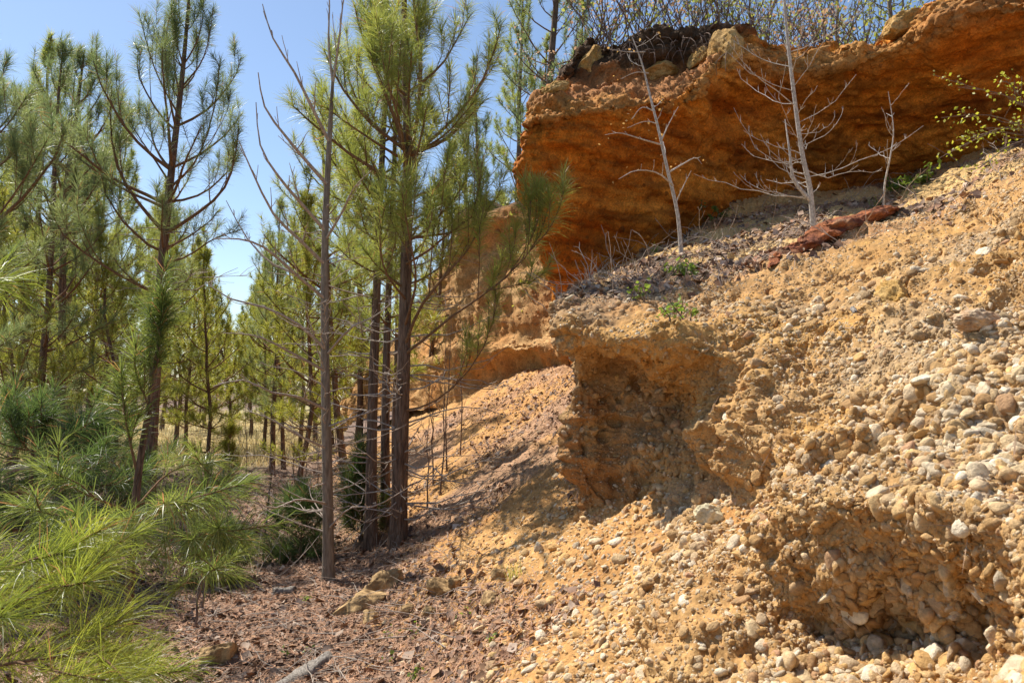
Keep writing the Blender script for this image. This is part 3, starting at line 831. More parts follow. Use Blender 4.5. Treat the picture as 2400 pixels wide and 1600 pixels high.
LODS = {            # needles per shoot, width, bent, tube sides
    'near': (190, 0.0019, True, 6),
    'hero': (125, 0.0034, True, 6),
    'mid': (72, 0.0060, False, 5),
    'far': (46, 0.012, False, 4),
    'farther': (22, 0.030, False, 3),
}
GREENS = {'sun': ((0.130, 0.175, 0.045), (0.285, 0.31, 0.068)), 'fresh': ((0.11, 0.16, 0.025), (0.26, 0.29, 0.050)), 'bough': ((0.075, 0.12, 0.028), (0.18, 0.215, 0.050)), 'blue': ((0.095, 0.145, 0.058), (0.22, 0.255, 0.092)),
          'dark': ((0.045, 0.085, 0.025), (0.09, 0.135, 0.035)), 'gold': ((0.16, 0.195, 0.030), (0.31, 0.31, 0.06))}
def add_needles(mb, p0, p1, lod, rng, tone, L=(0.13, 0.21), m=0, spread=(72, 18), dens=1.0, droop=0.10):
    p0 = np.asarray(p0, float); p1 = np.asarray(p1, float)
    if not len(p0): return
    per, wd, bent, _ = LODS[lod]
    per = max(6, int(per * dens))
    n = len(p0) * per
    i = np.repeat(np.arange(len(p0)), per)
    t = rng.random(n) ** 0.8
    ax = p1 - p0; ln = np.linalg.norm(ax, axis=1)[:, None] + 1e-9; ax = ax / ln
    a = ax[i]
    pos = p0[i] + (p1 - p0)[i] * t[:, None]
    q = np.cross(a, rng.normal(size=(n, 3))); q /= np.linalg.norm(q, axis=1)[:, None] + 1e-9
    th = np.radians(spread[0] + (spread[1] - spread[0]) * t ** 1.6 + rng.normal(0, 10, n))
    d = a * np.cos(th)[:, None] + q * np.sin(th)[:, None]
    ll = rng.uniform(L[0], L[1], n) * np.where(rng.random(n) < 0.15, 0.7, 1.0) * rng.uniform(0.7, 1.2, len(p0))[i]
    side = np.cross(d, rng.normal(size=(n, 3))); side /= np.linalg.norm(side, axis=1)[:, None] + 1e-9
    side = side * (wd * rng.uniform(0.7, 1.3, n) * 0.5)[:, None]
    tip = pos + d * ll[:, None] + np.array([0, 0, -1.0]) * (ll * droop * rng.uniform(0.3, 1.8, n))[:, None]
    lo, hi = GREENS[tone]
    bs = rng.random(len(p0))[i] * 0.6 + rng.random(n) * 0.4
    c = lerp3(lo, hi, bs.astype(np.float64))
    br = rng.random(n) < 0.03
    c[br] = (0.30, 0.17, 0.07)
    if bent:
        midp = pos + d * (ll * 0.55)[:, None]
        V = np.stack([pos - side, pos + side, midp + side * 0.9, midp - side * 0.9, tip], 1).reshape(-1, 3)
        k = (np.arange(n) * 5)[:, None]
        mb.add(V, [k + np.array([[0, 1, 2, 3]]), k + np.array([[3, 2, 4]])], np.repeat(c, 5, 0), m)
    else:
        V = np.stack([pos - side, pos + side, tip], 1).reshape(-1, 3)
        mb.add(V, [(np.arange(n) * 3)[:, None] + np.array([[0, 1, 2]])], np.repeat(c, 3, 0), m)

def grow_branch(pts, r, rng, lod, tone, L=(0.13, 0.21), sub=True, bare=0.35, dens=1.0, sublen=0.5, lift=0.35, wood=None, need=None, spread=(72, 18), gap=0.2, droop=0.1):
    """one pine limb along pts with side shoots; returns wood and needle builders"""
    wood = MB() if wood is None else wood; need = MB() if need is None else need
    sides = LODS[lod][3]
    n = len(pts)
    Lb = np.linalg.norm(np.diff(pts, axis=0), axis=1).sum()
    rad = np.linspace(r, max(r * 0.28, 0.0025), n)
    V, F = tube(pts, rad, sides); wood.add(V, F)
    S0, S1 = [], []
    a, _ = at_t(pts, max(1 - 0.5 / Lb, 0.25)); b, _ = at_t(pts, max(1 - 0.22 / Lb, 0.55))
    S0 += [a, b]; S1 += [b, pts[-1]]
    if sub:
        ts = np.arange(bare, 0.97, gap / Lb)
        sgn = rng.choice([-1, 1])
        for t in ts:
            p, d = at_t(pts, t)
            az = math.atan2(d[1], d[0]); el = math.atan2(d[2], math.hypot(d[0], d[1]))
            sgn = -sgn
            l = (sublen * Lb * (1.05 - t) + rng.uniform(0.10, 0.25)) * rng.uniform(0.6, 1.2)
            l = min(l, 1.1)
            q = curve_dir(p, az + sgn * rng.uniform(0.5, 1.1), el + rng.uniform(-0.15, 0.3), el + lift + rng.uniform(0, 0.5), l, 5, rng)
            rr = np.linspace(max(r * (1 - t) * 0.6, 0.004), 0.0025, 5)
            V, F = tube(q, rr, max(3, sides - 2)); wood.add(V, F)
            c0, _ = at_t(q, max(1 - 0.34 / l, 0.2))
            S0.append(c0); S1.append(q[-1])
            if l > 0.45:
                for _ in range(int(l / 0.2)):
                    t2 = rng.uniform(0.35, 0.9); p2, d2 = at_t(q, t2)
                    az2 = math.atan2(d2[1], d2[0]) + rng.choice([-1, 1]) * rng.uniform(0.5, 1.0)
                    el2 = math.atan2(d2[2], math.hypot(d2[0], d2[1]))
                    l2 = rng.uniform(0.14, 0.34)
                    q2 = curve_dir(p2, az2, el2 + 0.1, el2 + lift + 0.2, l2, 4, rng)
                    V, F = tube(q2, np.linspace(0.004, 0.002, 4), 3); wood.add(V, F)
                    S0.append(q2[0] + (q2[-1] - q2[0]) * 0.15); S1.append(q2[-1])
    add_needles(need, S0, S1, lod, rng, tone, L, spread=spread, dens=dens, droop=droop)
    return wood, need

def pine_limbs(trunk, rng, start, Lmax, spacing=0.42, per=(3, 5), e0=(0.15, 0.95), curl=0.55, top=0.97):
    """whorls of limbs along a trunk: list of (pts, radius)"""
    H = np.linalg.norm(np.diff(trunk, axis=0), axis=1).sum()
    t = start
    out = []
    while t < top:
        s = (t - start) / (1 - start)
        nb = rng.integers(per[0], per[1] + 1)
        a0 = rng.uniform(0, 2 * pi)
        for k in range(nb):
            prof = (0.45 + 1.6 * s) if s < 0.3 else (1 - s) * 1.18 + 0.08
            L = Lmax * min(prof, 1.0) * rng.uniform(0.65, 1.12)
            L = max(L, 0.22)
            el = e0[0] + (e0[1] - e0[0]) * s + rng.normal(0, 0.1)
            p, _ = at_t(trunk, min(t + rng.uniform(-0.01, 0.01), 0.99))
            pts = curve_dir(p, a0 + k * 2 * pi / nb + rng.normal(0, 0.25), el, el + curl * rng.uniform(0.5, 1.3), L, 7, rng)
            out.append((pts, max(0.006, 0.016 * L ** 0.8 * (1.2 - 0.5 * s))))
        t += spacing / H * rng.uniform(0.7, 1.3)
    return out

def dead_twigs(trunk, rng, t0, t1, n, mb, L=(0.3, 0.9), sides=4):
    for _ in range(n):
        p, _ = at_t(trunk, rng.uniform(t0, t1))
        l = rng.uniform(*L)
        q = curve_dir(p, rng.uniform(0, 2 * pi), rng.uniform(-0.3, 0.35), rng.uniform(-0.3, 0.6), l, 6, rng, 0.16)
        V, F = tube(q, np.linspace(0.0085, 0.0025, 6), sides); mb.add(V, F)
        for _ in range(rng.integers(1, 5)):
            p2, d2 = at_t(q, rng.uniform(0.3, 0.95))
            q2 = curve_dir(p2, math.atan2(d2[1], d2[0]) + rng.choice([-1, 1]) * rng.uniform(0.4, 1.0), rng.uniform(-0.3, 0.6), rng.uniform(-0.2, 0.9), l * rng.uniform(0.15, 0.45), 4, rng, 0.15)
            V, F = tube(q2, np.linspace(0.0045, 0.002, 4), 3); mb.add(V, F)

def trunk_line(pix, base_fix=True, n=24):
    """trunk control points given as (px,py,d); the first is set down on the ground"""
    pts = np.array([P(*p) for p in pix])
    if base_fix:
        pts[0, 2] = Gz(pts[0, 0], pts[0, 1]) - 0.03
    return resample(pts, n)

def taper(r0, n, end=0.16, flare=0.35):
    t = np.linspace(0, 1, n)
    return r0 * ((1 - t) ** 0.9 * (1 - end) + end) * (1 + flare * np.exp(-t * 30))

def hero_pine(name, label, trunk, r0, seed, lod, tone, start, Lmax, extra=(), dead=0, group=None, lift=0.35, xlift=None, spacing=0.42, per=(3, 5), L=(0.13, 0.21), dens=1.0,
              e0=(0.15, 0.95), curl=0.55, top=0.97, gap=0.2, dead_rng=(0.08, 0.5), droop=0.1, sublen=0.5, bare=0.35):
    rng = np.random.default_rng(seed)
    base = trunk[0].copy()
    root = thing(name, base, label, "pine tree", group)
    tl = trunk - base
    V, F = tube(tl, taper(r0, len(tl)), 12 if lod in ('hero', 'near') else 8)
    mb = MB(); mb.add(V, F)
    obj("trunk", mb.mesh("trunk"), M_PINE_BARK, root)
    limbs = pine_limbs(tl, rng, start, Lmax, spacing, per, e0, curl, top)
    tipw = [(np.array([at_t(tl, 0.93)[0], at_t(tl, 0.965)[0], tl[-1]]), r0 * 0.2)]
    ex = [(resample(np.array([P(*q) for q in e]) - base, 8), rr * 0.72) for e, rr in extra]
    for q, (pts, r) in enumerate(ex + limbs + tipw):
        lf = xlift if (xlift is not None and q < len(ex)) else lift
        wo, ne = grow_branch(pts, r, rng, lod, tone, L, dens=dens, gap=gap, droop=droop, sublen=sublen, bare=bare, lift=lf)
        b = obj("branch", wo.mesh("branch"), M_PINE_TWIG, root)
        obj("needles", ne.mesh("needles", False), M_NEEDLE, b)
    for k in range(dead):
        d = MB(); dead_twigs(tl, rng, dead_rng[0], dead_rng[1], 1, d, (0.35, 1.2))
        obj("dead_branch", d.mesh("dead_branch"), M_DEAD_TWIG, root)
    return root

def pine_variant(seed, H, r0, lod, tone, start, Lmax, spacing=0.5, dead=14, lean=0.02, per=(3, 5), dens=1.0, L=(0.14, 0.22), gap=0.24):
    """background pine: trunk and crown meshes to be shared by copies"""
    rng = np.random.default_rng(seed)
    z = np.linspace(0, H, 12)
    w = np.cumsum(rng.normal(0, lean, (12, 2)), 0)
    tl = np.column_stack([w[:, 0], w[:, 1], z]); tl -= tl[0]
    mb = MB(); V, F = tube(tl, taper(r0, 12), 8); mb.add(V, F)
    tm = mb.mesh("trunk"); tm.materials.append(M_PINE_BARK)
    wood, need = MB(), MB()
    for pts, r in pine_limbs(tl, rng, start, Lmax, spacing, per) + [(np.array([tl[-2], (tl[-2] + tl[-1]) / 2, tl[-1]]), r0 * 0.2)]:
        grow_branch(pts, r, rng, lod, tone, L, wood=wood, need=need, gap=gap, dens=dens)
    if dead: dead_twigs(tl, rng, 0.1, start + 0.1, dead, wood, (0.4, 1.3), 3)
    cr = MB()
    cr.V, cr.F, cr.C, cr.n = wood.V + need.V, list(wood.F) + [f + wood.n for f in need.F], wood.C + need.C, wood.n + need.n
    cr.M = list(wood.M) + [np.full(len(f), 1, np.int32) for f in need.F]
    cm = cr.mesh("crown", False)
    cm.materials.append(M_PINE_TWIG); cm.materials.append(M_NEEDLE)
    return tm, cm, H

def place_pine(var, px, d, label, name="pine_tree", group=None, rot=0.0, scale=1.0, sink=0.05, xy=None):
    if xy is None:
        g = P(px, 920, d); x, y = g[0], g[1]
    else:
        x, y = xy
    root = thing(name, (x, y, Gz(x, y) - sink), label, "pine tree", group)
    root.rotation_euler = (0.07 * math.sin(rot * 7.3), 0.07 * math.cos(rot * 11.1), rot)
    root.scale = (scale,) * 3
    for nm, me in (("trunk", var[0]), ("crown", var[1])):
        o = bpy.data.objects.new(nm, me); COL.objects.link(o); o.parent = root
    return root

def bare_limb(pts, r, rng, wood, sides=5, twigs=0.2, sub=0.45, lift=0.5, end=0.0018, lv=1, spread=(0.5, 0.95)):
    n = len(pts)
    Lb = np.linalg.norm(np.diff(pts, axis=0), axis=1).sum()
    V, F = tube(pts, np.linspace(r, max(r * 0.22, end), n), sides); wood.add(V, F)
    tips = [pts[-1]]
    if lv <= 0: return tips
    for t in np.arange(0.22, 0.97, twigs / Lb):
        t = t + rng.uniform(-0.04, 0.04)
        p, d = at_t(pts, min(max(t, 0.05), 0.98))
        az = math.atan2(d[1], d[0]) + rng.choice([-1, 1]) * rng.uniform(*spread)
        el = math.atan2(d[2], math.hypot(d[0], d[1]))
        l = max(0.06, sub * Lb * (1.1 - t) * rng.uniform(0.4, 1.1))
        q = curve_dir(p, az, el + rng.uniform(-0.2, 0.3), el + lift * rng.uniform(0.3, 1.3), l, 5, rng, 0.1)
        tips += bare_limb(q, max(r * (1 - t) * 0.55, end * 1.3), rng, wood, max(3, sides - 1), twigs, sub, lift, end, lv - 1, spread)
    return tips

def small_leaves(mb, pts, rng, per, size, lo, hi, jit=0.05):
    pts = np.asarray(pts)
    p = np.repeat(pts, per, 0) + rng.normal(0, jit, (len(pts) * per, 3))
    n = rng.normal(size=p.shape); n[:, 2] = np.abs(n[:, 2]) + 0.4; n /= np.linalg.norm(n, axis=1)[:, None]
    leaves(mb, p, n, rng.uniform(size * 0.6, size * 1.3, len(p)), lerp3(lo, hi, rng.random(len(p))), rng)

def bare_tree(name, label, cat, trunk, r0, seed, limbs, bark, twig_bark=None, sides=8, group=None, twigs=0.2, sub=0.45, lift=0.5, lv=1, leafy=None, end=0.0018, taper_end=0.14):
    rng = np.random.default_rng(seed)
    base = trunk[0].copy(); tl = trunk - base
    root = thing(name, base, label, cat, group)
    mb = MB(); V, F = tube(tl, taper(r0, len(tl), taper_end, 0.25), sides); mb.add(V, F)
    obj("trunk", mb.mesh("trunk"), bark, root)
    alltips = []
    for L in limbs:
        pts, r = L
        w = MB()
        alltips += bare_limb(pts, r, rng, w, 5, twigs, sub, lift, end, lv)
        obj("branch", w.mesh("branch"), twig_bark or bark, root)
    if leafy:
        lb = MB(); small_leaves(lb, alltips, rng, *leafy)
        obj("leaves", lb.mesh("leaves", False), M_LEAF, root)
    return root

def auto_limbs(tl, rng, t0, t1, n, L, e0, e1, r, az=None):
    out = []
    for k in range(n):
        t = t0 + (t1 - t0) * (k + rng.random()) / n
        p, _ = at_t(tl, t)
        s = (t - t0) / (t1 - t0)
        a = rng.uniform(0, 2 * pi) if az is None else az + rng.normal(0, 0.8) + (pi if rng.random() < 0.25 else 0)
        l = rng.uniform(*L) * (1 - 0.55 * s) * (0.45 if rng.random() < 0.25 else 1.0)
        q = curve_dir(p, a, rng.uniform(*e0), rng.uniform(*e1), l, 8, rng, 0.13)
        out.append((q, r * (1 - 0.5 * s) * rng.uniform(0.7, 1.1)))
    return out

# ================================================================== the near pines
# main pine of the clump, forking high up
D = trunk_line([(932, 1338, 7.3), (940, 1050, 7.3), (950, 700, 7.3), (955, 380, 7.35), (948, 60, 7.4), (945, -300, 7.5)])
hero_pine("pine_tree", "thickest dark trunked pine of the clump, forking high into several upright stems", D, 0.080, 101, 'hero', 'sun', 0.42, 1.5, [
    ([(955, 372, 7.33), (975, 300, 7.2), (985, 180, 7.1), (975, 60, 7.0), (960, -80, 7.0)], 0.030),
    ([(955, 378, 7.33), (930, 290, 7.2), (890, 190, 7.05), (850, 90, 7.0), (830, 10, 7.0)], 0.028),
    ([(958, 365, 7.33), (1020, 320, 7.2), (1085, 255, 7.1), (1140, 170, 7.0), (1175, 60, 7.0)], 0.026),
    ([(958, 380, 7.33), (1000, 345, 7.1), (1050, 310, 6.9), (1110, 240, 6.8)], 0.018),
    ([(955, 380, 7.3), (890, 340, 7.0), (830, 300, 6.8), (760, 250, 6.7)], 0.020),
    ([(950, 400, 7.3), (940, 300, 6.9), (905, 180, 6.6), (880, 40, 6.5)], 0.020),
    ([(955, 825, 7.25), (1010, 782, 7.1), (1080, 725, 6.95), (1150, 680, 6.85), (1215, 620, 6.8), (1262, 560, 6.75), (1290, 470, 6.7)], 0.019),
    ([(1190, 645, 6.83), (1240, 570, 6.75), (1262, 510, 6.7), (1268, 440, 6.7)], 0.008),
    ([(1240, 590, 6.78), (1285, 540, 6.7), (1310, 490, 6.65), (1325, 440, 6.65)], 0.008),
    ([(1225, 610, 6.8), (1235, 560, 6.8), (1240, 500, 6.85), (1250, 450, 6.85)], 0.007),
    ([(1150, 680, 6.85), (1200, 670, 6.7), (1245, 660, 6.6), (1275, 640, 6.55)], 0.007),
    ([(955, 960, 7.25), (1010, 945, 7.1), (1080, 890, 7.0), (1140, 800, 6.9), (1170, 690, 6.9)], 0.014),
    ([(952, 800, 7.25), (985, 720, 7.0), (1040, 650, 6.85), (1100, 580, 6.8), (1150, 480, 6.7)], 0.024),
    ([(950, 760, 7.25), (975, 660, 6.8), (960, 560, 6.5), (940, 440, 6.3)], 0.018),
    ([(950, 700, 7.25), (905, 640, 6.8), (890, 560, 6.6), (905, 470, 6.5)], 0.016),
    ([(948, 620, 7.3), (1000, 590, 7.0), (1060, 540, 6.9), (1110, 500, 6.8), (1130, 380, 6.8)], 0.018),
], dead=44, dens=0.62, gap=0.15, spacing=0.5, dead_rng=(0.05, 0.42))
E = trunk_line([(868, 1338, 7.6), (872, 1000, 7.7), (882, 700, 7.8), (893, 420, 7.9), (905, 180, 8.0), (910, -60, 8.1)])
hero_pine("pine_tree", "slim pine left of the thickest trunk in the clump", E, 0.060, 102, 'hero', 'sun', 0.44, 1.1, dead=26, dead_rng=(0.06, 0.45), dens=0.6, gap=0.15)
Fp = trunk_line([(903, 1310, 8.2), (903, 1000, 8.2), (910, 700, 8.3), (925, 350, 8.4), (930, 60, 8.5)])
hero_pine("pine_tree", "narrow pine in the middle of the clump, between two darker trunks", Fp, 0.056, 103, 'mid', 'sun', 0.46, 1.2, dead=12, dead_rng=(0.06, 0.45))
F2 = trunk_line([(926, 1290, 9.2), (924, 1000, 9.2), (930, 760, 9.3), (925, 500, 9.4)])
hero_pine("pine_tree", "thinnest pine of the clump, just behind the thickest trunk", F2, 0.042, 104, 'mid', 'gold', 0.5, 0.9, dead=8)
# tall pine standing against the open sky
A = trunk_line([(345, 1222, 10.0), (362, 900, 10.0), (378, 640, 10.0), (402, 400, 10.05), (428, 170, 10.1), (446, -45, 10.2)])
hero_pine("pine_tree", "tall open pine against the sky with wide upswept limbs", A, 0.082, 105, 'hero', 'blue', 0.36, 1.75, [
    ([(386, 545, 10), (340, 495, 9.9), (300, 440, 9.8), (272, 380, 9.7), (258, 290, 9.7), (262, 200, 9.7)], 0.036),
    ([(392, 545, 10), (455, 505, 9.9), (515, 455, 9.8), (545, 395, 9.8), (560, 300, 9.8)], 0.034),
    ([(402, 435, 10), (360, 370, 10.2), (325, 320, 10.4), (290, 260, 10.5)], 0.020),
    ([(404, 435, 10), (450, 390, 9.9), (480, 330, 9.8), (505, 240, 9.8), (515, 150, 9.8)], 0.022),
    ([(425, 280, 10), (385, 210, 9.9), (355, 140, 9.8), (325, 30, 9.8)], 0.018),
    ([(430, 200, 10.1), (470, 150, 10), (490, 90, 10), (500, 20, 10)], 0.016),
    ([(370, 690, 10), (290, 650, 9.8), (210, 600, 9.6), (140, 540, 9.5), (100, 440, 9.5)], 0.030),
    ([(375, 620, 10), (440, 600, 9.8), (500, 560, 9.7), (560, 540, 9.6)], 0.020),
], dead=14, spacing=0.5, dens=0.6, gap=0.16, curl=0.75, bare=0.4)
B = trunk_line([(140, 1170, 12), (145, 800, 12), (152, 480, 12.1), (178, 280, 12.2), (198, 118, 12.3)])
hero_pine("pine_tree", "pine with a narrow pointed top left of the tall open pine", B, 0.07, 106, 'mid', 'blue', 0.36, 1.6, dead=10, spacing=0.45, curl=0.7)
Cp = trunk_line([(-120, 1250, 8.5), (-110, 800, 8.5), (-90, 400, 8.6), (-70, 100, 8.7)])
hero_pine("pine_tree", "pine at the left edge, only its upswept boughs in the picture", Cp, 0.09, 107, 'hero', 'blue', 0.3, 1.7, [
    ([(-90, 420, 8.5), (-30, 340, 8.4), (20, 290, 8.3), (60, 230, 8.2)], 0.02),
    ([(-100, 560, 8.5), (-20, 520, 8.4), (50, 430, 8.2), (110, 330, 8.1)], 0.022)], spacing=0.5)
# young pine in front, two leaders
G_ = trunk_line([(292, 1570, 4.5), (303, 1400, 4.5), (322, 1130, 4.5), (348, 960, 4.5), (366, 840, 4.5), (377, 752, 4.5)])
hero_pine("young_pine", "young pine in front with two thin reddish leaders and dense low boughs", G_, 0.030, 108, 'hero', 'bough', 0.62, 0.26, [
    ([(322, 1110, 4.5), (306, 1040, 4.45), (292, 970, 4.4), (286, 905, 4.4)], 0.012),
    ([(318, 1180, 4.5), (420, 1165, 4.3), (500, 1150, 4.2), (530, 1120, 4.1)], 0.012),
    ([(316, 1200, 4.5), (230, 1170, 4.3), (150, 1130, 4.2), (110, 1090, 4.1)], 0.012),
    ([(316, 1210, 4.5), (260, 1215, 4.1), (170, 1215, 3.8), (60, 1190, 3.6)], 0.011),
    ([(314, 1215, 4.5), (390, 1250, 4.2), (470, 1260, 4.0), (520, 1250, 3.9)], 0.011),
    ([(314, 1225, 4.5), (350, 1210, 4.0), (390, 1200, 3.7), (440, 1170, 3.5)], 0.010),
    ([(312, 1230, 4.5), (250, 1260, 4.1), (200, 1270, 3.8), (150, 1265, 3.6)], 0.010),
    ([(312, 1250, 4.5), (400, 1310, 4.4), (480, 1340, 4.3), (510, 1330, 4.2)], 0.010),
    ([(318, 1190, 4.5), (380, 1120, 4.8), (430, 1090, 5.0), (480, 1080, 5.2)], 0.010),
    ([(312, 1240, 4.5), (270, 1300, 4.2), (230, 1330, 4.0), (200, 1330, 3.9)], 0.010),
], L=(0.13, 0.21), dens=0.65, spacing=0.26, per=(1, 2), e0=(0.9, 1.2), gap=0.13, droop=0.2, sublen=0.32, xlift=-0.25)
# boughs reaching in from a pine just outside the frame
H_ = resample(np.array([[-2.4, 1.9, Gz(-2.4, 1.9)], [-2.4, 1.9, 0.8], [-2.38, 1.9, 1.7], [-2.35, 1.9, 2.4]]), 14)
hero_pine("young_pine", "pine sapling at the lower left edge, long glossy boughs reaching in", H_, 0.03, 109, 'near', 'fresh', 0.93, 0.3, [
    ([(-560, 1500, 2.0), (-250, 1480, 2.1), (-40, 1440, 2.2), (120, 1380, 2.3), (225, 1335, 2.35)], 0.011),
    ([(-560, 1480, 2.0), (-250, 1400, 2.2), (-60, 1350, 2.35), (80, 1310, 2.45), (190, 1280, 2.5)], 0.010),
    ([(-560, 1620, 2.0), (-250, 1600, 2.0), (-20, 1560, 2.05), (150, 1535, 2.1), (270, 1525, 2.15)], 0.010),
    ([(-560, 1650, 2.0), (-200, 1690, 2.2), (60, 1650, 2.4), (230, 1590, 2.5), (330, 1560, 2.6)], 0.010),
    ([(-560, 720, 2.2), (-350, 720, 2.2), (-190, 700, 2.25), (-70, 670, 2.3)], 0.009),
    ([(-560, 1450, 2.0), (-320, 1430, 2.3), (-120, 1400, 2.6), (30, 1370, 2.8)], 0.009),
], L=(0.13, 0.20), dens=0.8, gap=0.11, droop=0.16, sublen=0.2, bare=0.45, xlift=-0.25)
# low shaded boughs and seedlings among the trunks
I_ = trunk_line([(60, 1420, 6.0), (66, 1250, 6.0), (74, 1100, 6.0), (80, 960, 6.0)])
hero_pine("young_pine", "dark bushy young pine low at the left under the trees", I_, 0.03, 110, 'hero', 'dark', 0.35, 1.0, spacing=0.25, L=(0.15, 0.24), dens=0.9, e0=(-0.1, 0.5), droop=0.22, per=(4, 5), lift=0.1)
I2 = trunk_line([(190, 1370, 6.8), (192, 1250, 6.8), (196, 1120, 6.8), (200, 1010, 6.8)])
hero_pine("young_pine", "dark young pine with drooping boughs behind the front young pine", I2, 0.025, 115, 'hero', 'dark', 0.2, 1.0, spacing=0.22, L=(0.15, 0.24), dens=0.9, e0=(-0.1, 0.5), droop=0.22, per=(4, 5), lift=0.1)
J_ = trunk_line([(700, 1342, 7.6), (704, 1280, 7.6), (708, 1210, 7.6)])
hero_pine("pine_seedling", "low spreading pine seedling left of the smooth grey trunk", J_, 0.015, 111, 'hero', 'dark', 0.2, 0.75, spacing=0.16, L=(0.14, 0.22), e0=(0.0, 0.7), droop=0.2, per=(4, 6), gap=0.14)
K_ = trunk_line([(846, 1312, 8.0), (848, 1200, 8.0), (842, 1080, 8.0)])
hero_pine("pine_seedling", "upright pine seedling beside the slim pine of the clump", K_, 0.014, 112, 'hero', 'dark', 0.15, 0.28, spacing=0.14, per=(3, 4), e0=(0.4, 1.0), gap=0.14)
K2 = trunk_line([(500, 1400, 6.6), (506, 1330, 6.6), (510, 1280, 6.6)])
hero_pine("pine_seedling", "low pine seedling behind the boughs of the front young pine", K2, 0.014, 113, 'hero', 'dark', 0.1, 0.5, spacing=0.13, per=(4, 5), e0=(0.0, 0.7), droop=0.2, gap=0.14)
K3 = trunk_line([(536, 1130, 15), (538, 1070, 15), (540, 1000, 15)])
hero_pine("pine_seedling", "small upright pine seedling at the edge of the pale field", K3, 0.02, 114, 'mid', 'gold', 0.15, 0.3, spacing=0.2, per=(3, 4), e0=(0.5, 1.1))

# ================================================================== smooth grey hardwood in front of the clump
S_ = trunk_line([(770, 1368, 6.6), (768, 1150, 6.6), (762, 850, 6.6), (762, 560, 6.6), (772, 330, 6.65), (780, 190, 6.7)])
rngs = np.random.default_rng(201)
sl_ = S_ - S_[0]
b0 = S_[0]
def pl(*pp): return resample(np.array([P(*q) for q in pp]) - b0, 9)
limbs = [
    (pl((780, 195, 6.7), (795, 90, 6.6), (805, 0, 6.6), (830, -120, 6.6)), 0.009),
    (pl((780, 200, 6.7), (770, 100, 6.7), (772, 0, 6.7), (765, -120, 6.7)), 0.009),
    (pl((770, 330, 6.6), (730, 250, 6.4), (690, 170, 6.3), (640, 90, 6.2), (615, 10, 6.2)), 0.012),
    (pl((764, 430, 6.6), (720, 380, 6.4), (670, 320, 6.2), (620, 250, 6.1), (605, 170, 6.0)), 0.013),
    (pl((762, 540, 6.6), (700, 470, 6.3), (650, 410, 6.1), (610, 340, 6.0), (600, 240, 6.0)), 0.012),
    (pl((762, 620, 6.6), (700, 560, 6.3), (640, 500, 6.1), (590, 400, 5.9), (560, 330, 5.8)), 0.012),
    (pl((762, 700, 6.6), (690, 640, 6.2), (620, 580, 5.9), (560, 560, 5.7), (500, 560, 5.6)), 0.011),
    (pl((760, 700, 6.6), (690, 640, 6.5), (640, 620, 6.5), (580, 560, 6.5), (530, 470, 6.5)), 0.010),
    (pl((764, 560, 6.6), (800, 500, 6.3), (830, 440, 6.1), (870, 400, 6.0)), 0.009),
    (pl((764, 820, 6.6), (700, 760, 6.3), (620, 720, 6.1), (540, 700, 6.0), (480, 660, 6.0)), 0.011),
    (pl((764, 870, 6.6), (690, 830, 6.2), (610, 790, 5.9), (540, 780, 5.7)), 0.010),
    (pl((766, 960, 6.6), (700, 930, 6.2), (640, 920, 5.9), (570, 890, 5.7), (500, 905, 5.6)), 0.010),
    (pl((766, 1050, 6.6), (700, 1020, 6.3), (630, 980, 6.1), (570, 960, 6.0)), 0.009),
    (pl((766, 830, 6.6), (820, 770, 6.3), (880, 740, 6.2), (930, 700, 6.2)), 0.008),
    (pl((768, 1180, 6.6), (700, 1170, 6.1), (640, 1190, 5.8), (570, 1165, 5.6)), 0.008),
    (pl((768, 1000, 6.6), (820, 980, 6.3), (880, 960, 6.1), (940, 930, 6.0)), 0.007),
    (pl((768, 1240, 6.6), (820, 1190, 6.3), (880, 1185, 6.1), (960, 1140, 6.0)), 0.007),
]
limbs = [(q, r * 1.35) for q, r in limbs] + auto_limbs(sl_, rngs, 0.10, 0.66, 34, (0.5, 1.3), (-0.2, 0.5), (0.0, 0.8), 0.009)
bare_tree("grey_hardwood", "slender leafless tree with smooth grey trunk in front of the pine clump", "bare tree", S_, 0.050, 202, limbs, M_GREY_BARK, M_DEAD_TWIG, 10, lv=2, twigs=0.2, sub=0.36, lift=0.35, end=0.0022, taper_end=0.25)

# ================================================================== pale saplings on the terrace
def terr(px, py, d):
    """drop a point onto the bank surface nearest to it in plan"""
    p = P(px, py, d)
    q = BG.reshape(-1, 3)
    k = np.argmin((q[:, 0] - p[0]) ** 2 + (q[:, 1] - p[1]) ** 2)
    return q[k].copy()
def visible_on(Gr, px, py):
    """nearest surface point of a grid under a photograph position"""
    q = Gr.reshape(-1, 3)
    x, y, d = proj(q)
    m = (np.abs(x - px) < 9) & (np.abs(y - py) < 9)
    if not m.any():
        m = (np.abs(x - px) < 30) & (np.abs(y - py) < 30)
    k = np.where(m)[0]
    k = k[np.argsort(d[k])[:max(1, len(k) // 4)]]
    j = k[np.argmin((x[k] - px) ** 2 + (y[k] - py) ** 2)]
    return q[j].copy()
def sap(pix, base):
    d0 = proj(base)[2]
    pts = np.array([base] + [P(px, py, d0 + dd) for px, py, dd in pix])
    pts[0, 2] -= 0.05
    return resample(pts, 20)
t1 = sap([(1588, 500, 0), (1565, 400, 0), (1545, 310, 0), (1525, 230, 0.05), (1505, 150, 0.1), (1482, 88, 0.1)], visible_on(BG, 1598, 592))
r1 = np.random.default_rng(301); tl = t1 - t1[0]; d1_ = proj(t1[0])[2]; b0 = t1[0]
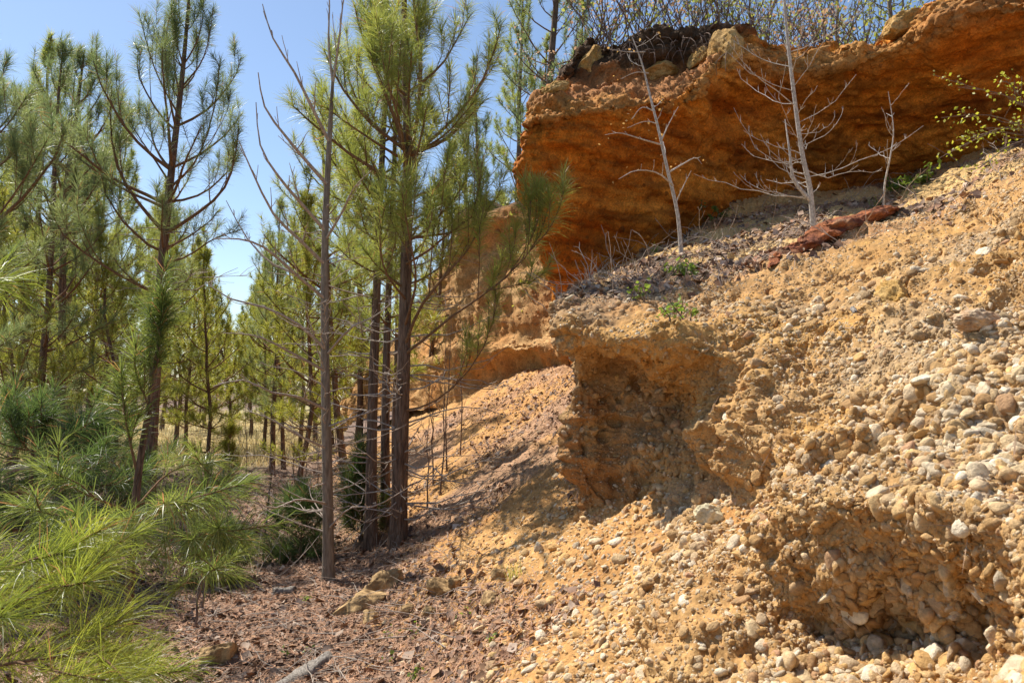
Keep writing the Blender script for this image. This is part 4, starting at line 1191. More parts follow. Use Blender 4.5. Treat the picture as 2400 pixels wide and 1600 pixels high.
lim = [(pl((1578, 400 + 35, d1_), (1540, 405, d1_ - .2), (1490, 400, d1_ - .4), (1450, 420, d1_ - .5)), 0.009),
       (pl((1566, 405, d1_), (1600, 385, d1_), (1630, 370, d1_), (1645, 385, d1_)), 0.009),
       (pl((1552, 340, d1_), (1500, 325, d1_ - .2), (1455, 312, d1_ - .3), (1425, 315, d1_ - .4)), 0.009),
       (pl((1550, 330, d1_), (1568, 290, d1_), (1590, 250, d1_)), 0.007),
       (pl((1536, 262, d1_), (1505, 252, d1_), (1480, 280, d1_)), 0.007),
       (pl((1542, 290, d1_), (1510, 285, d1_), (1470, 300, d1_)), 0.006),
       (pl((1520, 172, d1_), (1490, 170, d1_), (1455, 185, d1_)), 0.006),
       (pl((1512, 122, d1_), (1470, 122, d1_), (1425, 115, d1_)), 0.006),
       (pl((1582, 480, d1_), (1600, 440, d1_), (1620, 400, d1_)), 0.006)] + auto_limbs(tl, r1, 0.35, 0.95, 5, (0.35, 0.6), (0.2, 0.7), (0.4, 1.1), 0.005)
bare_tree("pale_sapling", "thin leaning pale sapling on the terrace, nearest the cliff's prow", "bare tree", t1, 0.019, 302, lim, M_WHITE_BARK, None, 8, lv=1, twigs=0.16, sub=0.3, lift=0.7, leafy=(1, 0.028, (0.30, 0.19, 0.06), (0.38, 0.27, 0.09), 0.04), taper_end=0.25)
t2 = sap([(1898, 440, 0), (1880, 360, 0), (1862, 230, 0), (1848, 110, 0), (1838, 0, 0), (1830, -140, 0)], visible_on(BG, 1908, 540))
r2 = np.random.default_rng(303); tl = t2 - t2[0]
lim = auto_limbs(tl, r2, 0.12, 0.45, 22, (0.6, 1.25), (-0.15, 0.5), (0.3, 1.2), 0.006) + auto_limbs(tl, r2, 0.45, 0.97, 20, (0.7, 1.1), (0.1, 0.6), (0.5, 1.2), 0.005)
d2_ = proj(t2[0])[2]; b0 = t2[0]
lim.append((pl((1900, 470, d2_), (1860, 420, d2_), (1850, 350, d2_), (1840, 280, d2_ + .1)), 0.02))
bare_tree("pale_sapling", "taller forked white barked sapling in the middle of the terrace, full of fine twigs", "bare tree", t2, 0.026, 304, lim, M_WHITE_BARK, None, 8, lv=2, twigs=0.15, sub=0.30, lift=0.8, end=0.0015, taper_end=0.3)
t3 = sap([(2074, 430, 0), (2088, 360, 0), (2094, 300, 0), (2082, 215, 0)], visible_on(BG, 2070, 488))
r3 = np.random.default_rng(305); tl = t3 - t3[0]
bare_tree("pale_sapling", "smallest crooked pale sapling, behind the top end of the red ledge", "bare tree", t3, 0.011, 306, auto_limbs(tl, r3, 0.3, 0.95, 7, (0.25, 0.55), (0.2, 0.7), (0.5, 1.1), 0.006), M_WHITE_BARK, None, 6, lv=1, twigs=0.16, sub=0.35, taper_end=0.25)
# bright leafing shrub at the right
b0 = visible_on(BG, 2385, 350) + np.array([0.5, 0.2, 0]); dB = proj(b0)[2] - 0.4
shr = thing("leafing_shrub", b0, "shrub with fresh yellow green leaves at the right below the cliff", "shrub")
rq = np.random.default_rng(307)
for k, pp in enumerate([[(2470, 330), (2400, 318), (2330, 310), (2250, 345), (2200, 372)], [(2470, 300), (2400, 295), (2330, 272), (2270, 270), (2215, 275)],
                        [(2470, 290), (2400, 250), (2360, 225), (2280, 205), (2185, 175)], [(2470, 340), (2410, 330), (2360, 345), (2300, 390), (2270, 400)], [(2470, 280), (2410, 250), (2370, 200), (2350, 190)], [(2470, 320), (2400, 305), (2350, 300), (2290, 320), (2240, 330)]]):
    pts = np.vstack([[0, 0, 0.02 * k], np.array([P(x, y, dB - 0.1 * i) for i, (x, y) in enumerate(pp)]) - b0])
    w = MB(); tips = bare_limb(resample(pts, 12), 0.010, rq, w, 5, 0.13, 0.22, 0.5, 0.002, 1)
    br = obj("branch", w.mesh("branch"), M_BROWN_TWIG, shr)
    along = [at_t(resample(pts, 12), t)[0] for t in rq.uniform(0.4, 1.0, 16)]
    lb = MB(); small_leaves(lb, tips + along, rq, 2, 0.030, (0.20, 0.24, 0.03), (0.33, 0.36, 0.05), 0.03)
    obj("leaves", lb.mesh("leaves", False), M_LEAF, br)

# ================================================================== forest beyond
VAR = [pine_variant(401, 7.5, 0.075, 'mid', 'blue', 0.24, 1.8, dens=0.9), pine_variant(402, 6.8, 0.065, 'mid', 'sun', 0.28, 1.7, dens=0.9),
       pine_variant(403, 8.2, 0.08, 'far', 'sun', 0.18, 2.1, lean=0.05), pine_variant(404, 7.2, 0.07, 'far', 'gold', 0.16, 2.0, lean=0.05), pine_variant(405, 6.5, 0.06, 'far', 'gold', 0.10, 1.8, lean=0.05)]
FARV = [pine_variant(406, 11, 0.12, 'farther', 'blue', 0.04, 2.3, 0.6, 0, L=(0.25, 0.4)), pine_variant(407, 10, 0.11, 'farther', 'sun', 0.03, 2.6, 0.6, 0, L=(0.25, 0.4)), pine_variant(408, 12, 0.12, 'farther', 'gold', 0.05, 2.4, 0.6, 0, L=(0.25, 0.4))]
TALL = [pine_variant(409, 11, 0.13, 'far', 'blue', 0.25, 1.9, 0.55, 20), pine_variant(410, 12, 0.12, 'far', 'sun', 0.3, 1.7, 0.5, 20)]
rp = np.random.default_rng(411)
GF = "pines filling the forest on the left"
for px, d, v, sc, lab in [
    (-40, 11.5, 1, 1.0, "pine at the very left edge of the forest"),
    (28, 13.5, 2, 0.95, "dark pine trunk nearest the left edge of the picture"),
    (88, 11.0, 0, 0.86, "sturdy dark pine trunk second in from the left edge"),
    (128, 16.0, 3, 1.0, "thin pine just right of the sturdy dark trunk at the left"),
    (205, 14.0, 1, 0.95, "leaning pine trunk deep between the left pines"),
    (240, 17.5, 2, 0.95, "thin dark pine half hidden by the front young pine"),
    (300, 21.0, 3, 1.05, "pine behind the tall open pine, trunk mostly hidden"),
    (-10, 19.0, 4, 1.2, "leafy pine far back at the left edge"),
    (60, 24.0, 3, 1.3, "far pine between the two leftmost trunks"),
    (170, 25.0, 2, 1.2, "far pine behind the pointed pine"),
    (415, 23.0, 4, 1.1, "yellowish pine at the near side of the pale field"),
    (488, 15.5, 4, 0.72, "slim young pine standing alone before the pale field"),
    (640, 15.5, 0, 0.72, "dark pine trunk at the foot of the gravel slope"),
    (668, 16.6, 1, 0.75, "leaning pine trunk beside the dark one at the slope foot"),
    (703, 20.0, 3, 0.80, "thin straight pine behind the two trunks at the slope foot"),
    (590, 27.0, 4, 1.0, "rounded pine at the far end of the pale field"),
    (740, 25.0, 3, 1.0, "pine behind the smooth grey trunk, beyond the slope"),
    (812, 13.0, 1, 0.95, "full green pine between the grey tree and the clump"),
    (842, 18.5, 2, 1.0, "pine rising behind the slim pine of the clump"),
    (700, 12.8, 4, 0.78, "young yellowish pine left of the smooth grey trunk"),
    (350, 14.5, 1, 0.80, "bushy pine directly behind the tall open pine's trunk"),
    (270, 12.5, 4, 0.70, "low bushy pine between the pointed pine and the tall open one"),
    (20, 9.5, 4, 0.62, "low bushy pine under the boughs at the left edge"),
    (440, 18.5, 3, 0.72, "bushy pine right of the tall open pine's lower trunk"),
    (540, 21.0, 4, 0.80, "bushy yellow green pine in the middle of the field edge"),
    (620, 20.0, 3, 0.72, "bushy pine behind the dark trunk at the slope foot"),
    (660, 30.0, 2, 0.95, "pine beyond the field, seen past the slope foot trunks"),
    (780, 21.5, 4, 0.95, "yellow green pine seen between grey trunk and clump, far back"),
    (900, 24.0, 3, 0.95, "pine far back between the trunks of the clump"),
    (380, 31.0, 2, 1.05, "pine on the far left side of the pale field"),
    (130, 20.5, 4, 1.1, "bushy yellow green pine behind the sturdy dark trunk"),
    (480, 34.0, 4, 1.2, "yellow green pine across the middle of the pale field"),
    (1000, 15.0, 3, 0.72, "pine behind the clump in front of the farther cliff"),
]:
    place_pine(VAR[v], px, d, lab, group=GF, rot=rp.uniform(0, 6.28), scale=sc)
NUMS = "one two three four five six seven eight nine ten eleven twelve thirteen fourteen fifteen sixteen seventeen eighteen nineteen twenty twenty-one twenty-two twenty-three twenty-four".split()
GT = "far treeline beyond the pale field"
xs = np.linspace(-260, 1010, 24)
for k, px in enumerate(xs):
    d = 44 + 16 * rp.random()
    sc = rp.uniform(0.72, 1.0) * (0.78 if 430 < px < 700 else 1.0)
    place_pine(FARV[k % 3], px + rp.uniform(-15, 15), d, "distant pine number %s from the left in the treeline across the field" % NUMS[k], group=GT, rot=rp.uniform(0, 6.28), scale=sc)
for px, d, sc, lab in ((585, 75, 1.08, "shorter of two dark pine tops above the far treeline"), (617, 78, 1.18, "taller of two dark pine tops above the far treeline")):
    place_pine(FARV[0], px, d, lab, group="two tops above the treeline", rot=rp.uniform(0, 6.28), scale=sc)
# pines on the plateau behind the cliff
for px, d, v, sc, lab in [
    (1262, 17.0, 0, 0.95, "tall bare-stemmed pine on the plateau beside the cliff's prow"),
    (1198, 21.0, 1, 0.95, "slim plateau pine left of the tall one beside the prow"),
    (1145, 24.0, 0, 0.9, "plateau pine above the farther cliff, behind the clump's boughs"),
    (1338, 24.0, 1, 1.0, "plateau pine behind the dark soil corner of the cliff"),
    (1400, 27.0, 0, 1.0, "plateau pine farther back above the cliff's dark soil rim"),
    (1070, 27.0, 1, 0.9, "plateau pine above the low end of the farther cliff"),
    (1235, 30.0, 1, 1.1, "plateau pine deep behind the tall one beside the prow"),
]:
    place_pine(TALL[v], px, d, lab, group="pines on the plateau", rot=rp.uniform(0, 6.28), scale=sc)

# ================================================================== bare woods on the plateau
rb = np.random.default_rng(501)
def rim_tree(px, d, H, r, label, leafy, name="bare_tree", lean=0.0, nl=38, seed=0):
    g = P(px, 920, d); x, y = g[0], g[1]
    z = Gz(x, y) - 0.1
    rr_ = np.random.default_rng(900 + seed)
    zz = np.linspace(0, H, 10)
    tl = np.column_stack([np.cumsum(rr_.normal(0, 0.05, 10)) + lean * zz, np.cumsum(rr_.normal(0, 0.05, 10)), zz]); tl -= tl[0]
    lim = auto_limbs(tl, rr_, 0.12, 0.97, nl, (0.8, 1.6), (0.2, 0.8), (0.6, 1.3), 0.016)
    bare_tree(name, label, "bare tree", tl + np.array([x, y, z]), r, 950 + seed, lim, M_GREY_BARK, M_BROWN_TWIG, 6, group="bare trees on the plateau rim", lv=1, twigs=0.22, sub=0.4, lift=0.4, leafy=leafy, end=0.004)
YG = (3, 0.07, (0.16, 0.19, 0.035), (0.30, 0.31, 0.06), 0.12)
spec = [(1300, 14.0, 3.0, .03), (1370, 13.2, 3.4, .03), (1430, 14.5, 4.0, .035), (1475, 13.0, 3.2, .03), (1530, 14.0, 4.0, .04), (1575, 15.5, 4.5, .04), (1640, 13.4, 3.4, .03), (1690, 14.6, 4.2, .04),
        (1735, 13.2, 3.6, .03), (1790, 15.0, 4.4, .04), (1850, 14.0, 4.0, .035), (1905, 15.5, 4.4, .045), (1960, 13.6, 4.0, .04), (2010, 14.6, 4.6, .06), (2110, 14.0, 4.4, .09), (2150, 14.6, 4.4, .06), (2055, 17, 5.0, .05)]
side = ["leftmost", "second", "third", "fourth", "fifth", "sixth", "seventh", "eighth", "ninth", "tenth", "eleventh", "twelfth", "thirteenth", "fourteenth", "fifteenth", "sixteenth", "seventeenth"]
for k, (px, d, H, r) in enumerate(sorted(spec)):
    lf = YG if k % 3 != 2 else None
    lab = "thin %s tree on the plateau rim, %s from the left" % ("twiggy leafing" if lf else "leafless grey", side[k]) if k else "thin twiggy leafing tree on the plateau rim nearest the tall pine"
    rim_tree(px, d, H, r, lab, lf, lean=rb.normal(0, 0.06), seed=k)
def rim_shrub(px, d, label, leaf, seed):
    rr_ = np.random.default_rng(700 + seed)
    g = P(px, 920, d); x, y = g[0], g[1]
    uu = UG[int(UG.shape[0] * 0.835)]
    k_ = np.argmin(np.abs(proj(uu)[0] - px)); base = uu[k_] + np.array([0, 0.05, -0.05])
    root = thing("rim_shrub", base, label, "shrub", "shrubs on the cliff rim")
    for j in range(20):
        pts = curve_dir([rr_.normal(0, .15), rr_.normal(0, .15), 0], rr_.uniform(0, 6.28), rr_.uniform(0.5, 1.3), rr_.uniform(0.6, 1.4), rr_.uniform(0.55, 1.4), 7, rr_, 0.1)
        w = MB(); tips = bare_limb(pts, 0.007, rr_, w, 4, 0.14, 0.4, 0.5, 0.003, 1)
        br = obj("stem", w.mesh("stem"), M_BROWN_TWIG, root)
        lb = MB(); small_leaves(lb, tips, rr_, 2, 0.05, *leaf, 0.07)
        obj("leaves", lb.mesh("leaves", False), M_LEAF, br)
LG = ((0.14, 0.18, 0.04), (0.28, 0.30, 0.07)); LB = ((0.22, 0.14, 0.08), (0.36, 0.25, 0.14))
for k, (px, d, lf, lab) in enumerate([(1325, 11.8, LB, "brownish twiggy shrub at the left corner of the cliff rim"), (1395, 11.2, LB, "brown budding shrub above the rounded orange knob of the rim"), (1450, 11.4, LG, "green flecked shrub above the dark soil of the rim, left part"),
        (1520, 11.4, LG, "green flecked shrub above the middle of the dark soil rim"), (1600, 11.6, LB, "brown shrub above the dark soil, right of the middle"), (1665, 11.4, LG, "green shrub at the right end of the dark soil rim"),
        (1745, 11.2, LG, "low green shrub just right of the tan buttress on the rim"), (1800, 11.4, LG, "low leafy shrub on the rim left of the tall white sapling"), (1870, 11.6, LB, "brown shrub on the low saddle of the rim"), (1950, 11.4, LB, "brown shrub on the rim where it starts to climb"), (2040, 11.0, LG, "green flecked shrub on the climbing part of the rim")]):
    rim_shrub(px, d, lab, lf, k)
# grass hanging over the soil
def grass_tuft(name, base, n, H, seed, label, tone, cat="grass tuft", group=None, w=0.006):
    rr_ = np.random.default_rng(seed)
    mb = MB()
    az = rr_.uniform(0, 2 * pi, n); el = rr_.uniform(0.6, 1.4, n); L = H * rr_.uniform(0.5, 1.1, n)
    d = np.stack([np.cos(el) * np.cos(az), np.cos(el) * np.sin(az), np.sin(el)], -1)
    b = np.column_stack([rr_.normal(0, H * .09, (n, 2)), np.zeros(n) - 0.02])
    m_ = b + d * L[:, None] * .55
    t_ = b + d * L[:, None] + np.column_stack([np.cos(az), np.sin(az), -np.ones(n)]) * (L * rr_.uniform(0.05, .25, n))[:, None]
    s_ = np.column_stack([-np.sin(az), np.cos(az), np.zeros(n)]) * w * .5
    V = np.stack([b - s_, b + s_, m_ + s_ * .8, m_ - s_ * .8, t_], 1).reshape(-1, 3)
    k = (np.arange(n) * 5)[:, None]
    mb.add(V, [k + np.array([[0, 1, 2, 3]]), k + np.array([[3, 2, 4]])], np.repeat(lerp3(*tone, rr_.random(n)), 5, 0))
    root = obj(name, mb.mesh(name, False), M_LEAF, None, base)
    return tag(root, label, cat, group)
GREEN = ((0.07, 0.13, 0.02), (0.17, 0.24, 0.04))
def weed(base, n, H, seed, label, leaf=0.06, group=None):
    rr_ = np.random.default_rng(seed)
    root = thing("weed", base, label, "weed", group)
    for j in range(n):
        pts = curve_dir([rr_.normal(0, .05), rr_.normal(0, .05), -0.01], rr_.uniform(0, 6.28), rr_.uniform(0.7, 1.4), rr_.uniform(0.4, 1.2), H * rr_.uniform(0.5, 1.1), 5, rr_)
        w = MB(); V, F = tube(pts, np.linspace(0.004, 0.002, 5), 4); w.add(V, F)
        st = obj("stem", w.mesh("stem"), M_BROWN_TWIG, root)
        lb = MB(); small_leaves(lb, [at_t(pts, t)[0] for t in rr_.uniform(0.25, 1, 6)], rr_, 2, leaf, *GREEN, 0.02)
        obj("leaves", lb.mesh("leaves", False), M_LEAF, st)
weed(visible_on(BG, 1600, 640), 9, 0.15, 601, "bright green leafy weed on the terrace below the leaning sapling", 0.04)
weed(visible_on(BG, 1495, 705), 4, 0.16, 602, "small green weed on the shaded cap of the bank", 0.03)
weed(visible_on(BG, 1590, 748), 5, 0.14, 603, "low weed among red leaves on the bank's cap", 0.03)
weed(visible_on(BG, 1672, 512), 4, 0.25, 604, "thin weed with yellow flecks between the two larger saplings", 0.05)
weed(visible_on(BG, 2110, 452), 8, 0.25, 605, "leafy green weed right of the smallest sapling", 0.06)
weed(visible_on(BG, 2160, 432), 8, 0.25, 606, "second leafy weed right of the smallest sapling, nearer the shrub", 0.06)
grass_tuft("grass_tuft", visible_on(BG, 2052, 478), 14, 0.24, 607, "upright bright grass tuft left of the smallest sapling", GREEN)
grass_tuft("grass_tuft", visible_on(BG, 1530, 530 + 60), 16, 0.16, 608, "short grass tuft left of the leaning sapling's foot", GREEN)
def on_ground(px, py):
    return visible_on(GROUND, px, py)
grass_tuft("grass_tuft", on_ground(1205, 1345), 34, 0.20, 609, "yellowish grass tuft on the gravel slope below the bank", ((0.16, 0.20, 0.03), (0.34, 0.32, 0.08)), w=0.004)
for k, (px, py, lab) in enumerate([(905, 1500, "green seedling in the leaf litter below the wedge shaped rock"), (955, 1492, "seedling with broad green leaves right below the wedge shaped rock"), (930, 1540, "lowest green seedling between the litter and the gravel"),
        (1130, 1515, "lone green seedling at the edge of the pale gravel"), (717, 1408, "tiny green seedling beside the grey wood chip"), (980, 1585, "green seedling next to the grey log"), (700, 1530, "tiny seedling in the sunlit leaf litter"), (1090, 1440, "grass-like seedling on the slope right of the clump")]):
    weed(on_ground(px, py), 2, 0.06, 620 + k, lab, 0.022)

# ================================================================== rocks, ledge, logs
def rock(name, centre, size, rot, seed, color, label, mat=M_BANK, amp=0.2, cut=5, cat="rock", parent=None, strat=0.0):
    V, F = icosphere(4)
    rr_ = np.random.default_rng(seed)
    V = V * (1 + 1.6 * amp * fbm(V + seed, 1.6, 5, seed, gain=0.62)[:, None])
    for k in range(cut):
        d = rr_.normal(size=3); d /= np.linalg.norm(d); h = rr_.uniform(0.45, 0.8)
        V = V - np.maximum(V @ d - h, 0)[:, None] * d * 0.9
    V = V * np.asarray(size)
    sc = float(np.mean(size))
    V = V + V / (np.linalg.norm(V, axis=1)[:, None] + 1e-6) * (fbm(V, 5 / sc * 0.5, 3, seed + 3) * 0.16 * sc + strat * fbm(V * np.array([1, 1, 6]), 3 / sc, 3, seed + 5, ridged=True) * sc)[:, None]
    n = 0.5 + 0.5 * fbm(V, 2.0 / sc, 4, seed + 9)
    C = lerp3(np.asarray(color[0]), np.asarray(color[1]), smooth(0.3, 0.7, n))
    o = obj(name, make_mesh(name, V, [F], C), mat, parent)
    o.matrix_world = Matrix.Translation(Vector(centre)) @ Matrix.Rotation(rot[2], 4, 'Z') @ Matrix.Rotation(rot[1], 4, 'Y') @ Matrix.Rotation(rot[0], 4, 'X')
    if label: tag(o, label, cat)
    return o
TAN = ((0.24, 0.15, 0.07), (0.47, 0.31, 0.15))
g0 = on_ground(835, 1425); rock("boulder", g0 + np.array([0.02, 0.05, 0.04]), (0.24, 0.15, 0.11), (0.2, -0.25, 0.5), 31, TAN, "wedge shaped tan rock in the litter between the grey trunk and the clump")
g0 = on_ground(893, 1385); rock("boulder", g0 + np.array([0.0, 0.05, 0.03]), (0.20, 0.10, 0.10), (0.1, -0.5, 0.7), 32, TAN, "tan rock leaning against the wedge shaped one below the clump")
g0 = on_ground(872, 1448); rock("boulder", g0 + np.array([0, 0, 0.02]), (0.085, 0.07, 0.06), (0, 0.3, 1), 33, TAN, "small block of conglomerate just below the wedge shaped rock")
for k, (px, py, s, lab) in enumerate([(1040, 1385, .11, "ochre clod on the slope right of the clump"), (1065, 1372, .07, "small ochre clod touching the larger one right of the clump"), (1145, 1408, .075, "ochre stone in the middle of the gravel slope"), (960, 1430, .06, "rounded stone in litter right of the small conglomerate block"),
        (872, 1560, .035, "smooth orange cobble in the litter beside the grey log"), (1010, 1430, .06, "flat ochre stone on the edge of the litter"), (1165, 1345, .05, "pale rounded stone near the yellowish grass tuft"), (520, 1540, .13, "mossy dark rock in the litter near the lower left boughs")]):
    g0 = on_ground(px, py); rock("stone", g0 + np.array([0, 0, s * .3]), (s, s * .8, s * .6), (0, 0, k), 40 + k, TAN if k != 4 else ((0.55, 0.28, 0.08), (0.62, 0.36, 0.12)), lab, cat="stone")
g0 = visible_on(BG, 1668, 1215); rock("stone", g0 + np.array([-0.02, -0.02, 0.01]), (0.075, 0.065, 0.05), (0.3, 0.2, 0.4), 51, ((0.50, 0.42, 0.26), (0.62, 0.54, 0.36)), "pale grey cobble jutting from the corner of the bank", cat="stone")
g0 = visible_on(BG, 2110, 690); rock("boulder", g0 + np.array([0, 0.02, -0.02]), (0.16, 0.13, 0.10), (0.2, 0.1, 0.3), 52, ((0.44, 0.25, 0.07), (0.55, 0.36, 0.14)), "ochre knob of conglomerate standing out of the upper bank", strat=0.12)
g0 = visible_on(BG, 2290, 755); rock("stone", g0, (0.10, 0.07, 0.05), (0.2, 0.1, 0.3), 53, ((0.44, 0.27, 0.15), (0.55, 0.40, 0.26)), "brown lump on the gravel at the right edge of the bank", strat=0.1, cat="stone")
# red ledge: a long thin slab undercut on the near side
lp = [visible_on(BG, x, y) for x, y in ((1800, 622), (1880, 585), (1960, 552), (2040, 522), (2105, 492))]
lp = resample(np.array(lp), 9)
nu, nv = 150, 54
u = np.linspace(0, 1, nu)
axis = catmull(lp, u * 8)
tan_ = np.gradient(axis, axis=0); tan_ /= np.linalg.norm(tan_, axis=1)[:, None]
bk = np.cross(np.array([0, 0, 1.0]), tan_); bk *= np.sign(bk[:, 1:2]); bk /= np.linalg.norm(bk, axis=1)[:, None]      # away from the viewer
# section: thin front lip, hollow beneath, thick root running back into the terrace
sec = np.array([(-0.10, 0.04), (-0.085, 0.075), (-0.03, 0.095), (0.06, 0.105), (0.16, 0.10), (0.24, 0.0), (0.20, -0.12), (0.10, -0.10), (0.05, -0.045), (-0.03, 0.0), (-0.09, 0.015)])
sc_ = catmull(np.vstack([sec, sec[:1]]), np.linspace(0, len(sec), nv, endpoint=False))
hgt = np.sin(pi * np.clip(u, 0.001, 0.999)) ** 0.55 * (0.48 + 0.36 * u) * (1 + 0.25 * fbm(np.column_stack([u * 9, 0 * u, 0 * u]), 1.0, 3, 66))
V = axis[:, None, :] + bk[:, None, :] * (sc_[None, :, 0:1] * hgt[:, None, None]) + np.array([0, 0, 1.0]) * ((sc_[None, :, 1:2] * 1.15 + 0.22 * sc_[None, :, 0:1]) * hgt[:, None, None])
cen = axis.mean(0) 
V = (V - cen).reshape(-1, 3) + np.array([-0.01, -0.05, 0.0])
w_ = V * np.array([1, 1, 5.0])
front = np.repeat(bk, nv, 0)
V = V + front * (-0.09 * fbm(V + 5, 3.5, 5, 62, gain=0.65) + 0.06 * fbm(w_, 3, 4, 63, ridged=True))[:, None] + np.array([0, 0, 1.0]) * (0.035 * fbm(V + 9, 12, 5, 65, gain=0.7))[:, None]
F = grid_faces(nu, nv)
F = np.concatenate([F, np.stack([np.arange(nu - 1) * nv + nv - 1, np.arange(nu - 1) * nv, (np.arange(nu - 1) + 1) * nv, (np.arange(nu - 1) + 1) * nv + nv - 1], -1)])
C = lerp3((0.15, 0.05, 0.032), (0.42, 0.15, 0.06), smooth(0.3, 0.7, 0.5 + 0.5 * fbm((V + 5) * np.array([1, 1, 3]), 8, 5, 64, gain=0.65)))
dust = smooth(0.55, 0.75, 0.5 + 0.5 * fbm(V + 3, 6, 5, 67, gain=0.65)) * 0.6
C = C * (1 - dust[:, None]) + np.array([0.36, 0.22, 0.12]) * dust[:, None]
lo_ = obj("red_ledge", make_mesh("red_ledge", V, [F], C), M_CLIFF, None, cen)
tag(lo_, "rust red ironstone ledge projecting along the top of the bank", "rock ledge")
# rounded knobs and boulders on the cliff's rim
OR = ((0.40, 0.22, 0.06), (0.52, 0.33, 0.13))
for k, (px, py, sz, ro, lab) in enumerate([(1388, 148, (0.20, 0.2, 0.27), (0, 0.1, 0), "rounded orange knob at the left end of the cliff's dark soil"), (1560, 155, (0.36, 0.2, 0.13), (0, -0.2, 0.1), "tan oblong boulder lodged under the dark soil rim"),
        (1700, 115, (0.22, 0.25, 0.24), (0.1, -0.5, 0), "tan pointed boulder beside the right end of the dark soil"), (1650, 125, (0.2, 0.14, 0.12), (0, -0.6, 0), "narrow tan boulder left of the pointed one on the rim"), (1300, 212, (0.2, 0.16, 0.10), (0, -0.4, 0), "flat tan block on the left shoulder of the cliff"), (2130, 45, (0.3, 0.25, 0.14), (0, -0.25, 0.3), "flat brown block on the rim at the upper right")]):
    g0 = visible_on(UG, px, py); rock("boulder", g0 + np.array([0, 0.1, 0]), sz, ro, 70 + k, OR, lab, M_CLIFF, strat=0.05)
# hanging roots in the soil face
rr_ = np.random.default_rng(81)
roots = thing("hanging_roots", visible_on(UG, 1560, 110), "fine brown roots hanging from the cliff's dark soil rim", "roots")
for k in range(46):
    g0 = visible_on(UG, rr_.uniform(1410, 1720), rr_.uniform(80, 130)) - np.array(roots.location)
    q = curve_dir(g0 + np.array([0, -0.04, 0]), rr_.uniform(3.6, 5.8), rr_.uniform(-0.9, 0.3), -1.5, rr_.uniform(0.15, 0.5), 6, rr_, 0.15)
    V, F = tube(q, np.linspace(0.007, 0.002, 6), 4)
    w = MB(); w.add(V, F); obj("root", w.mesh("root"), M_BROWN_TWIG, roots)
# logs
def log(name, a, b, r, seed, label, mat):
    rr_ = np.random.default_rng(seed)
    mid_ = (a + b) / 2
    pts = resample(np.array([a, mid_ + rr_.normal(0, 0.01, 3), b]), 24) - mid_
    V, F = tube(pts, r * (0.85 + 0.2 * rr_.random(24)) * np.concatenate([[0.2, .8], np.ones(20), [.75, .15]]), 14)
    ax__ = (b - a) / np.linalg.norm(b - a); al = V @ ax__
    rd = V - al[:, None] * ax__; dn = rd / (np.linalg.norm(rd, axis=1)[:, None] + 1e-6)
    V = V + dn * (0.55 * r * fbm(np.column_stack([dn * 2.2, ]) + al[:, None] * 0.9, 1.6, 4, seed, gain=0.6))[:, None] + ax__ * (0.8 * r * vnoise(dn * 3 + seed, 5))[:, None]
    mb = MB(); mb.add(V, F)
    o = obj(name, mb.mesh(name), mat, None, mid_)
    return tag(o, label, "log")
M_WEATHERED = bark_mat("weathered_wood", (0.13, 0.11, 0.095), (0.40, 0.36, 0.32), 34, stretch=0.5, bump=0.6, dist=0.008)
a = on_ground(690, 1597); b = on_ground(775, 1538); log("log", a + np.array([-0.05, -0.08, 0.0]), b + np.array([0, 0, 0.02]), 0.042, 91, "split weathered grey log lying in the litter at the bottom edge", M_WEATHERED)
a = on_ground(640, 1392); b = on_ground(698, 1386); log("wood_chip", a + np.array([0, 0, .03]), b + np.array([0, 0, .03]), 0.035, 92, "short grey piece of wood left of the grey trunk's foot", M_WEATHERED)
a = P(-60, 1110, 5.6); b = P(225, 1085, 6.2); log("fallen_branch", a, b, 0.016, 93, "thin fallen pinkish branch across the shaded boughs at the left", M_DEAD_TWIG)
log("stick", visible_on(BG, 1995, 725) + np.array([0, 0, .015]), visible_on(BG, 1990, 740) + np.array([0.02, 0, .02]), 0.012, 94, "short bleached bent stick on the upper bank gravel", M_WEATHERED)

